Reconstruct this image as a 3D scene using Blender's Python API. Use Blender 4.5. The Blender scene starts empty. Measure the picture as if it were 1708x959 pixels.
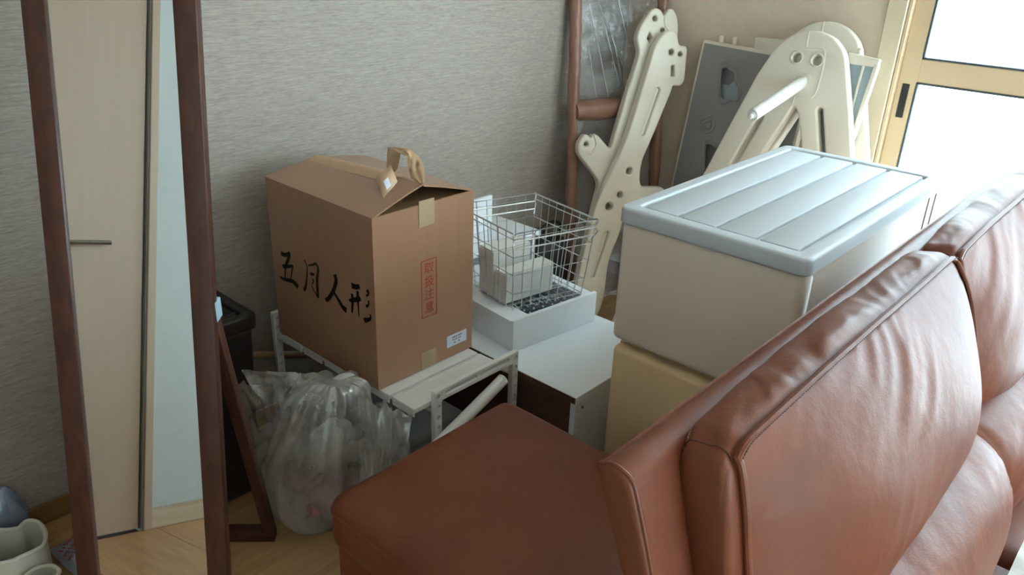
import bpy, bmesh, math, random
from mathutils import Vector, Matrix, noise
random.seed(7)
S = bpy.context.scene
COL = S.collection

# ------------------------------------------------------------------ camera
cam_d = bpy.data.cameras.new('camera')
cam_d.sensor_width = 36.0
cam_d.lens = 27.822
cam_d.clip_start = 0.02
cam = bpy.data.objects.new('camera', cam_d)
COL.objects.link(cam)
CR = Matrix(((0.674007, 0.283218, -0.682277), (-0.737943, 0.300629, -0.604205), (0.03399, 0.910719, 0.411625)))
cam.matrix_world = Matrix.Translation((0, 0, 1.5)) @ CR.to_4x4()
S.camera = cam

# ------------------------------------------------------------------ sky, sun, exposure
S.view_settings.view_transform = 'Standard'
S.view_settings.look = 'None'
S.view_settings.gamma = 1.0
S.view_settings.use_curve_mapping = False
S.view_settings.exposure = 1.02
world = bpy.data.worlds.new('sky')
S.world = world
world.use_nodes = True
bgn = world.node_tree.nodes['Background']
bgn.inputs['Color'].default_value = (0.77, 0.905, 1.0, 1)
bgn.inputs['Strength'].default_value = 8.0
sun_d = bpy.data.lights.new('sun', 'SUN')
sun_d.energy = 8.0
sun_d.angle = 0.01
sun = bpy.data.objects.new('sun', sun_d)
COL.objects.link(sun)
sun.location = (-6, 2, 8)
sun.rotation_euler = Vector((0.62, -0.15, -0.77)).to_track_quat('-Z', 'Y').to_euler()
por_d = bpy.data.lights.new('window_portal', 'AREA')
por_d.shape = 'RECTANGLE'
por_d.size = 1.95
por_d.size_y = 2.1
por_d.cycles.is_portal = True
por = bpy.data.objects.new('window_portal', por_d)
COL.objects.link(por)
por.location = (3.09, -0.02, 1.03)
por.rotation_euler = (math.radians(90), 0, math.radians(90))
por2_d = bpy.data.lights.new('window_portal', 'AREA')
por2_d.shape = 'RECTANGLE'
por2_d.size = 2.35
por2_d.size_y = 1.6
por2_d.cycles.is_portal = True
por2 = bpy.data.objects.new('window_portal', por2_d)
COL.objects.link(por2)
por2.location = (1.30, -3.11, 1.325)
por2.rotation_euler = (math.radians(90), 0, 0)

# ------------------------------------------------------------------ helpers
def V(*a): return Vector(a)

def lin(c):
    return tuple((x / 12.92 if x <= 0.04045 else ((x + 0.055) / 1.055) ** 2.4) for x in c)

def mat(name, col, rough=0.5, metal=0.0, var=0.0, vscale=8.0, bump=0.0, bscale=60.0, stretch=None, coat=0.0, spec=0.5, sss=0.0):
    m = bpy.data.materials.new(name)
    m.use_nodes = True
    nt = m.node_tree
    b = nt.nodes['Principled BSDF']
    c = lin(col)
    b.inputs['Base Color'].default_value = (*c, 1)
    b.inputs['Roughness'].default_value = rough
    b.inputs['Metallic'].default_value = metal
    b.inputs['Coat Weight'].default_value = coat
    b.inputs['Specular IOR Level'].default_value = spec
    tc = nt.nodes.new('ShaderNodeTexCoord')
    mp = nt.nodes.new('ShaderNodeMapping')
    nt.links.new(tc.outputs['Object'], mp.inputs['Vector'])
    if stretch: mp.inputs['Scale'].default_value = stretch
    if var > 0:
        n = nt.nodes.new('ShaderNodeTexNoise')
        n.inputs['Scale'].default_value = vscale
        n.inputs['Detail'].default_value = 6
        nt.links.new(mp.outputs[0], n.inputs['Vector'])
        r = nt.nodes.new('ShaderNodeValToRGB')
        r.color_ramp.elements[0].position = 0.3
        r.color_ramp.elements[1].position = 0.7
        r.color_ramp.elements[0].color = (*[x * (1 - var) for x in c], 1)
        r.color_ramp.elements[1].color = (*[min(1, x * (1 + var)) for x in c], 1)
        nt.links.new(n.outputs['Fac'], r.inputs['Fac'])
        nt.links.new(r.outputs['Color'], b.inputs['Base Color'])
    if bump > 0:
        n2 = nt.nodes.new('ShaderNodeTexNoise')
        n2.inputs['Scale'].default_value = bscale
        n2.inputs['Detail'].default_value = 5
        nt.links.new(mp.outputs[0], n2.inputs['Vector'])
        bp = nt.nodes.new('ShaderNodeBump')
        bp.inputs['Strength'].default_value = bump
        bp.inputs['Distance'].default_value = 0.004
        nt.links.new(n2.outputs['Fac'], bp.inputs['Height'])
        nt.links.new(bp.outputs['Normal'], b.inputs['Normal'])
    return m

def worldpos(o):
    p = Vector((0, 0, 0))
    while o:
        p += o.location
        o = o.parent
    return p

def obj(name, bm, m, parent=None, smooth=True, ang=35, origin=None):
    """links a world-space bmesh as ONE mesh object"""
    if parent is not None:
        off = worldpos(parent)
    elif origin is not None:
        off = Vector(origin)
    else:
        xs = [v.co for v in bm.verts]
        off = Vector(((min(c.x for c in xs) + max(c.x for c in xs)) / 2, (min(c.y for c in xs) + max(c.y for c in xs)) / 2, min(c.z for c in xs)))
    bm.transform(Matrix.Translation(-off))
    me = bpy.data.meshes.new(name)
    bm.to_mesh(me)
    bm.free()
    if smooth:
        me.polygons.foreach_set('use_smooth', [True] * len(me.polygons))
        me.set_sharp_from_angle(angle=math.radians(ang))
    me.materials.append(m)
    o = bpy.data.objects.new(name, me)
    COL.objects.link(o)
    if parent is not None:
        o.parent = parent
    else:
        o.location = off
    return o

def tag(o, label=None, cat=None, group=None, kind=None):
    if label: o['label'] = label
    if cat: o['category'] = cat
    if group: o['group'] = group
    if kind: o['kind'] = kind
    return o

def thing(name, loc, label, cat, group=None):
    o = bpy.data.objects.new(name, None)
    o.empty_display_size = 0.05
    COL.objects.link(o)
    o.location = loc
    return tag(o, label, cat, group)

def NB(): return bmesh.new()

def fixn(bm):
    bmesh.ops.recalc_face_normals(bm, faces=bm.faces[:])
    return bm

def box(bm, p0, p1, bev=0.0, seg=2, mtx=None):
    """axis aligned box from corner to corner, optionally bevelled and transformed"""
    t = bmesh.new()
    bmesh.ops.create_cube(t, size=1)
    c = [(a + b) / 2 for a, b in zip(p0, p1)]
    s = [abs(b - a) for a, b in zip(p0, p1)]
    t.transform(Matrix.Translation(c) @ Matrix.Diagonal((*s, 1)))
    if bev > 0:
        bmesh.ops.bevel(t, geom=t.edges[:], offset=min(bev, min(s) * 0.45), segments=seg, profile=0.5, affect='EDGES')
    if mtx: t.transform(mtx)
    me = bpy.data.meshes.new('tmp')
    t.to_mesh(me)
    t.free()
    bm.from_mesh(me)
    bpy.data.meshes.remove(me)
    return bm

def bx(p0, p1, bev=0.0, seg=2, mtx=None):
    return box(bmesh.new(), p0, p1, bev, seg, mtx)

def rotbox(center, angz):
    return Matrix.Translation(center) @ Matrix.Rotation(angz, 4, 'Z') @ Matrix.Translation(-Vector(center))

def tube(bm, pts, r, seg=8, closed=False, caps=True, radii=None):
    pts = [Vector(p) for p in pts]
    n = len(pts)
    rings = []
    prev = None
    for i, p in enumerate(pts):
        if closed:
            t = pts[(i + 1) % n] - pts[i - 1]
        else:
            t = pts[min(i + 1, n - 1)] - pts[max(i - 1, 0)]
        t.normalize()
        if prev is None:
            a = Vector((0, 0, 1)) if abs(t.z) < 0.9 else Vector((1, 0, 0))
            nx = t.cross(a).normalized()
        else:
            nx = (prev - t * prev.dot(t)).normalized()
        prev = nx
        ny = t.cross(nx)
        rr = radii[i] if radii else r
        rings.append([bm.verts.new(p + (nx * math.cos(2 * math.pi * k / seg) + ny * math.sin(2 * math.pi * k / seg)) * rr) for k in range(seg)])
    m = n if closed else n - 1
    for i in range(m):
        A, B = rings[i], rings[(i + 1) % n]
        for k in range(seg):
            bm.faces.new((A[k], A[(k + 1) % seg], B[(k + 1) % seg], B[k]))
    if not closed and caps:
        bm.faces.new(rings[0][::-1])
        bm.faces.new(rings[-1])
    return bm

def rnd(pts, r, seg=5):
    """fillet the corners of a 2D polygon; r a number or one per corner"""
    out = []
    n = len(pts)
    for i in range(n):
        p = Vector(pts[i]).to_2d()
        a = Vector(pts[i - 1]).to_2d()
        b = Vector(pts[(i + 1) % n]).to_2d()
        rr = r[i] if isinstance(r, (list, tuple)) else r
        la, lb = (a - p).length, (b - p).length
        d = min(rr, la * 0.48, lb * 0.48)
        if d < 1e-5:
            out.append(tuple(p))
            continue
        s, e = p + (a - p) / la * d, p + (b - p) / lb * d
        for k in range(seg + 1):
            t = k / seg
            q = s * (1 - t) ** 2 + p * 2 * t * (1 - t) + e * t * t
            out.append((q.x, q.y))
    return out

def circ(c, r, n=16, sq=1.0):
    return [(c[0] + r * math.cos(2 * math.pi * k / n), c[1] + r * sq * math.sin(2 * math.pi * k / n)) for k in range(n)]

def slot(a, b, w, n=6):
    a, b = Vector(a), Vector(b)
    d = (b - a).normalized()
    ang = math.atan2(d.y, d.x)
    out = []
    for k in range(n + 1):
        t = ang - math.pi / 2 + math.pi * k / n
        out.append((b.x + w * math.cos(t), b.y + w * math.sin(t)))
    for k in range(n + 1):
        t = ang + math.pi / 2 + math.pi * k / n
        out.append((a.x + w * math.cos(t), a.y + w * math.sin(t)))
    return out

def plate(loops, O, u, v, thick, bev=0.003, bres=2):
    """slab cut to 2D loops (outline first, then holes); its front face lies in the plane O,u,v"""
    cu = bpy.data.curves.new('tmp', 'CURVE')
    cu.dimensions = '2D'
    cu.fill_mode = 'BOTH'
    b = min(bev, thick * 0.4)
    cu.extrude = thick / 2 - b
    cu.bevel_depth = b
    cu.bevel_resolution = bres
    cu.offset = -b
    for lp in loops:
        sp = cu.splines.new('POLY')
        sp.points.add(len(lp) - 1)
        for q, p in zip(sp.points, lp): q.co = (p[0], p[1], 0, 1)
        sp.use_cyclic_u = True
    o = bpy.data.objects.new('tmp', cu)
    COL.objects.link(o)
    bpy.context.view_layer.update()
    me = bpy.data.meshes.new_from_object(o.evaluated_get(bpy.context.evaluated_depsgraph_get()))
    bpy.data.objects.remove(o)
    bpy.data.curves.remove(cu)
    bm = bmesh.new()
    bm.from_mesh(me)
    bpy.data.meshes.remove(me)
    bmesh.ops.remove_doubles(bm, verts=bm.verts[:], dist=1e-5)
    u, v = Vector(u).normalized(), Vector(v).normalized()
    n = u.cross(v)
    M = Matrix.Identity(4)
    for i in range(3):
        M[i][0], M[i][1], M[i][2], M[i][3] = u[i], v[i], n[i], Vector(O)[i] - n[i] * thick / 2
    bm.transform(M)
    return fixn(bm)

def uvp(O, u, v, p, d=0.0):
    u, v = Vector(u).normalized(), Vector(v).normalized()
    return Vector(O) + u * p[0] + v * p[1] + u.cross(v) * d

def text_bm(s, size, O, u, v, depth=0.0003, shear=0.0):
    cu = bpy.data.curves.new('tmp', 'FONT')
    cu.body = s
    cu.size = size
    cu.align_x = 'CENTER'
    cu.align_y = 'CENTER'
    o = bpy.data.objects.new('tmp', cu)
    COL.objects.link(o)
    bpy.context.view_layer.update()
    me = bpy.data.meshes.new_from_object(o.evaluated_get(bpy.context.evaluated_depsgraph_get()))
    bpy.data.objects.remove(o)
    bpy.data.curves.remove(cu)
    u, v = Vector(u).normalized(), Vector(v).normalized()
    n = u.cross(v)
    M = Matrix.Identity(4)
    for i in range(3):
        M[i][0], M[i][1], M[i][2], M[i][3] = u[i], v[i], n[i], Vector(O)[i] + n[i] * depth
    me.transform(M)
    return me

def rbox(p0, p1, r, n=(14, 14, 10), crown=0.0, top_only=True, fn=None):
    """soft rounded block with an optional crowned top"""
    p0, p1 = Vector(p0), Vector(p1)
    c, h = (p0 + p1) / 2, (p1 - p0) / 2
    bm = bmesh.new()
    grid = {}
    def vert(i, j, k):
        key = (i, j, k)
        if key not in grid:
            def co(a, nn, hh):
                # denser rows near the ends so the rounding stays smooth
                t = a / nn
                return -hh + 2 * hh * (0.5 - 0.5 * math.cos(math.pi * t))
            p = Vector((co(i, n[0], h.x), co(j, n[1], h.y), co(k, n[2], h.z)))
            q = Vector([max(-hh + r, min(hh - r, a)) for a, hh in zip(p, h)])
            d = p - q
            if d.length > 1e-9: p = q + d.normalized() * r
            if crown and (p.z > 0 or not top_only):
                p.z += crown * math.copysign(1, p.z) * (1 - (p.x / h.x) ** 2) * (1 - (p.y / h.y) ** 2) * min(1, abs(p.z) / (h.z - r + 1e-6))
            if fn: p = fn(p, h)
            grid[key] = bm.verts.new(p + c)
        return grid[key]
    N = n
    def face(f):
        vs = [vert(*x) for x in f]
        bm.faces.new(vs)
    for i in range(N[0]):
        for j in range(N[1]):
            face([(i, j, N[2]), (i + 1, j, N[2]), (i + 1, j + 1, N[2]), (i, j + 1, N[2])])
            face([(i, j, 0), (i, j + 1, 0), (i + 1, j + 1, 0), (i + 1, j, 0)])
    for i in range(N[0]):
        for k in range(N[2]):
            face([(i, 0, k), (i + 1, 0, k), (i + 1, 0, k + 1), (i, 0, k + 1)])
            face([(i, N[1], k), (i, N[1], k + 1), (i + 1, N[1], k + 1), (i + 1, N[1], k)])
    for j in range(N[1]):
        for k in range(N[2]):
            face([(0, j, k), (0, j, k + 1), (0, j + 1, k + 1), (0, j + 1, k)])
            face([(N[0], j, k), (N[0], j + 1, k), (N[0], j + 1, k + 1), (N[0], j, k + 1)])
    return fixn(bm)

def catmull(pts, per=8, closed=True):
    P = [Vector(p) for p in pts]
    n = len(P)
    out = []
    for i in range(n if closed else n - 1):
        if closed:
            a, b, c, d = P[i - 1], P[i], P[(i + 1) % n], P[(i + 2) % n]
        else:
            a, b, c, d = P[max(i - 1, 0)], P[i], P[i + 1], P[min(i + 2, n - 1)]
        for k in range(per):
            t = k / per
            out.append(0.5 * ((2 * b) + (c - a) * t + (2 * a - 5 * b + 4 * c - d) * t * t + (3 * b - a - 3 * c + d) * t ** 3))
    if not closed: out.append(P[-1])
    return out

def sheet(bm, rows):
    """quad grid from rows of points"""
    R = [[bm.verts.new(p) for p in r] for r in rows]
    for a, b in zip(R, R[1:]):
        for k in range(len(a) - 1):
            bm.faces.new((a[k], a[k + 1], b[k + 1], b[k]))
    return bm

def solid(bm, t):
    """give a sheet thickness"""
    fixn(bm)
    bmesh.ops.solidify(bm, geom=bm.faces[:], thickness=t)
    return fixn(bm)

# ------------------------------------------------------------------ materials
def wallpaper_mat():
    m = bpy.data.materials.new('woven_wallpaper')
    m.use_nodes = True
    nt = m.node_tree
    b = nt.nodes['Principled BSDF']
    b.inputs['Roughness'].default_value = 0.85
    b.inputs['Specular IOR Level'].default_value = 0.2
    tc = nt.nodes.new('ShaderNodeTexCoord')
    def nz(scale, sc, det=4):
        mp = nt.nodes.new('ShaderNodeMapping')
        mp.inputs['Scale'].default_value = scale
        n = nt.nodes.new('ShaderNodeTexNoise')
        n.inputs['Scale'].default_value = sc
        n.inputs['Detail'].default_value = det
        n.inputs['Roughness'].default_value = 0.6
        nt.links.new(tc.outputs['Object'], mp.inputs['Vector'])
        nt.links.new(mp.outputs[0], n.inputs['Vector'])
        return n
    a = nz((9, 1, 150), 1.6, 5)
    c = nz((40, 1, 330), 1.0, 3)
    ad = nt.nodes.new('ShaderNodeMath')
    ad.operation = 'ADD'
    nt.links.new(a.outputs['Fac'], ad.inputs[0])
    nt.links.new(c.outputs['Fac'], ad.inputs[1])
    r = nt.nodes.new('ShaderNodeValToRGB')
    r.color_ramp.elements[0].position = 0.35
    r.color_ramp.elements[1].position = 0.68
    r.color_ramp.elements[0].color = (*lin((0.575, 0.53, 0.495)), 1)
    r.color_ramp.elements[1].color = (*lin((0.715, 0.67, 0.63)), 1)
    hf = nt.nodes.new('ShaderNodeMath')
    hf.operation = 'MULTIPLY'
    hf.inputs[1].default_value = 0.5
    nt.links.new(ad.outputs[0], hf.inputs[0])
    nt.links.new(hf.outputs[0], r.inputs['Fac'])
    nt.links.new(r.outputs['Color'], b.inputs['Base Color'])
    bp = nt.nodes.new('ShaderNodeBump')
    bp.inputs['Strength'].default_value = 0.6
    bp.inputs['Distance'].default_value = 0.004
    nt.links.new(hf.outputs[0], bp.inputs['Height'])
    nt.links.new(bp.outputs['Normal'], b.inputs['Normal'])
    return m

def wood_mat(name, dark, light, rough=0.4, axis='Z', scale=14.0, coat=0.0):
    m = bpy.data.materials.new(name)
    m.use_nodes = True
    nt = m.node_tree
    b = nt.nodes['Principled BSDF']
    b.inputs['Roughness'].default_value = rough
    b.inputs['Coat Weight'].default_value = coat
    tc = nt.nodes.new('ShaderNodeTexCoord')
    mp = nt.nodes.new('ShaderNodeMapping')
    mp.inputs['Scale'].default_value = {'X': (0.09, 1, 1), 'Y': (1, 0.09, 1), 'Z': (1, 1, 0.09)}[axis]
    n = nt.nodes.new('ShaderNodeTexNoise')
    n.inputs['Scale'].default_value = scale * 4
    n.inputs['Detail'].default_value = 7
    n.inputs['Distortion'].default_value = 1.2
    r = nt.nodes.new('ShaderNodeValToRGB')
    r.color_ramp.elements[0].position = 0.3
    r.color_ramp.elements[1].position = 0.72
    r.color_ramp.elements[0].color = (*lin(dark), 1)
    r.color_ramp.elements[1].color = (*lin(light), 1)
    oi = nt.nodes.new('ShaderNodeObjectInfo')
    ml = nt.nodes.new('ShaderNodeMath')
    ml.operation = 'MULTIPLY_ADD'
    ml.inputs[1].default_value = 0.16
    nt.links.new(oi.outputs['Random'], ml.inputs[0])
    sb = nt.nodes.new('ShaderNodeMath')
    sb.operation = 'SUBTRACT'
    sb.inputs[1].default_value = 0.08
    nt.links.new(n.outputs['Fac'], ml.inputs[2])
    nt.links.new(ml.outputs[0], sb.inputs[0])
    nt.links.new(tc.outputs['Object'], mp.inputs['Vector'])
    nt.links.new(mp.outputs[0], n.inputs['Vector'])
    nt.links.new(sb.outputs[0], r.inputs['Fac'])
    nt.links.new(r.outputs['Color'], b.inputs['Base Color'])
    return m

def film_mat(name, col, transp, rough=0.25, glossy=0.18):
    """thin milky plastic film: see-through + light passing + gloss"""
    m = bpy.data.materials.new(name)
    m.use_nodes = True
    nt = m.node_tree
    nt.nodes.clear()
    out = nt.nodes.new('ShaderNodeOutputMaterial')
    tr = nt.nodes.new('ShaderNodeBsdfTransparent')
    tr.inputs['Color'].default_value = (0.95, 0.96, 0.97, 1)
    tl = nt.nodes.new('ShaderNodeBsdfTranslucent')
    tl.inputs['Color'].default_value = (*lin(col), 1)
    df = nt.nodes.new('ShaderNodeBsdfDiffuse')
    df.inputs['Color'].default_value = (*lin(col), 1)
    gl = nt.nodes.new('ShaderNodeBsdfGlossy')
    gl.inputs['Roughness'].default_value = rough
    n = nt.nodes.new('ShaderNodeTexNoise')
    n.inputs['Scale'].default_value = 9
    n.inputs['Detail'].default_value = 4
    tc = nt.nodes.new('ShaderNodeTexCoord')
    nt.links.new(tc.outputs['Object'], n.inputs['Vector'])
    mr = nt.nodes.new('ShaderNodeMapRange')
    mr.inputs['To Min'].default_value = max(0, transp - 0.18)
    mr.inputs['To Max'].default_value = min(1, transp + 0.18)
    mr.inputs['From Min'].default_value = 0.3
    mr.inputs['From Max'].default_value = 0.7
    nt.links.new(n.outputs['Fac'], mr.inputs['Value'])
    cn = nt.nodes.new('ShaderNodeTexNoise')
    cn.inputs['Scale'].default_value = 26
    cn.inputs['Detail'].default_value = 3
    cn.inputs['Distortion'].default_value = 1.5
    nt.links.new(tc.outputs['Object'], cn.inputs['Vector'])
    cb_ = nt.nodes.new('ShaderNodeBump')
    cb_.inputs['Strength'].default_value = 0.5
    cb_.inputs['Distance'].default_value = 0.012
    nt.links.new(cn.outputs['Fac'], cb_.inputs['Height'])
    for sh in (df, tl, gl): nt.links.new(cb_.outputs['Normal'], sh.inputs['Normal'])
    m1 = nt.nodes.new('ShaderNodeMixShader')
    nt.links.new(df.outputs[0], m1.inputs[1])
    nt.links.new(tl.outputs[0], m1.inputs[2])
    m1.inputs[0].default_value = 0.45
    m2 = nt.nodes.new('ShaderNodeMixShader')
    m2.inputs[0].default_value = glossy
    nt.links.new(m1.outputs[0], m2.inputs[1])
    nt.links.new(gl.outputs[0], m2.inputs[2])
    m3 = nt.nodes.new('ShaderNodeMixShader')
    nt.links.new(mr.outputs[0], m3.inputs[0])
    nt.links.new(m2.outputs[0], m3.inputs[1])
    nt.links.new(tr.outputs[0], m3.inputs[2])
    nt.links.new(m3.outputs[0], out.inputs['Surface'])
    return m

def frosted_mat():
    m = bpy.data.materials.new('frosted_glass')
    m.use_nodes = True
    nt = m.node_tree
    nt.nodes.clear()
    out = nt.nodes.new('ShaderNodeOutputMaterial')
    tr = nt.nodes.new('ShaderNodeBsdfTransparent')
    tl = nt.nodes.new('ShaderNodeBsdfTranslucent')
    tl.inputs['Color'].default_value = (0.93, 0.96, 0.97, 1)
    tc = nt.nodes.new('ShaderNodeTexCoord')
    n = nt.nodes.new('ShaderNodeTexNoise')
    n.inputs['Scale'].default_value = 55
    n.inputs['Detail'].default_value = 6
    n.inputs['Roughness'].default_value = 0.7
    nt.links.new(tc.outputs['Object'], n.inputs['Vector'])
    r = nt.nodes.new('ShaderNodeValToRGB')
    r.color_ramp.elements[0].position = 0.36
    r.color_ramp.elements[1].position = 0.56
    r.color_ramp.elements[0].color = (0.50, 0.74, 0.80, 1)
    r.color_ramp.elements[1].color = (0.93, 0.97, 0.98, 1)
    nt.links.new(n.outputs['Fac'], r.inputs['Fac'])
    nt.links.new(r.outputs['Color'], tr.inputs['Color'])
    m1 = nt.nodes.new('ShaderNodeMixShader')
    m1.inputs[0].default_value = 0.45
    nt.links.new(tr.outputs[0], m1.inputs[1])
    nt.links.new(tl.outputs[0], m1.inputs[2])
    nt.links.new(m1.outputs[0], out.inputs['Surface'])
    return m

def leather_mat():
    m = bpy.data.materials.new('brown_leather')
    m.use_nodes = True
    nt = m.node_tree
    b = nt.nodes['Principled BSDF']
    tc = nt.nodes.new('ShaderNodeTexCoord')
    n = nt.nodes.new('ShaderNodeTexNoise')
    n.inputs['Scale'].default_value = 7
    n.inputs['Detail'].default_value = 6
    r = nt.nodes.new('ShaderNodeValToRGB')
    r.color_ramp.elements[0].position = 0.3
    r.color_ramp.elements[1].position = 0.7
    r.color_ramp.elements[0].color = (*lin((0.415, 0.20, 0.115)), 1)
    r.color_ramp.elements[1].color = (*lin((0.475, 0.24, 0.14)), 1)
    nt.links.new(tc.outputs['Object'], n.inputs['Vector'])
    nt.links.new(n.outputs['Fac'], r.inputs['Fac'])
    nt.links.new(r.outputs['Color'], b.inputs['Base Color'])
    b.inputs['Roughness'].default_value = 0.46
    b.inputs['Specular IOR Level'].default_value = 0.4
    vo = nt.nodes.new('ShaderNodeTexVoronoi')
    vo.inputs['Scale'].default_value = 420
    nt.links.new(tc.outputs['Object'], vo.inputs['Vector'])
    n3 = nt.nodes.new('ShaderNodeTexNoise')
    n3.inputs['Scale'].default_value = 16
    n3.inputs['Detail'].default_value = 4
    nt.links.new(tc.outputs['Object'], n3.inputs['Vector'])
    ad = nt.nodes.new('ShaderNodeMath')
    ad.operation = 'MULTIPLY_ADD'
    ad.inputs[1].default_value = 0.06
    nt.links.new(vo.outputs['Distance'], ad.inputs[0])
    nt.links.new(n3.outputs['Fac'], ad.inputs[2])
    bp = nt.nodes.new('ShaderNodeBump')
    bp.inputs['Strength'].default_value = 0.25
    bp.inputs['Distance'].default_value = 0.01
    nt.links.new(ad.outputs[0], bp.inputs['Height'])
    nt.links.new(bp.outputs['Normal'], b.inputs['Normal'])
    return m

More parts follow.
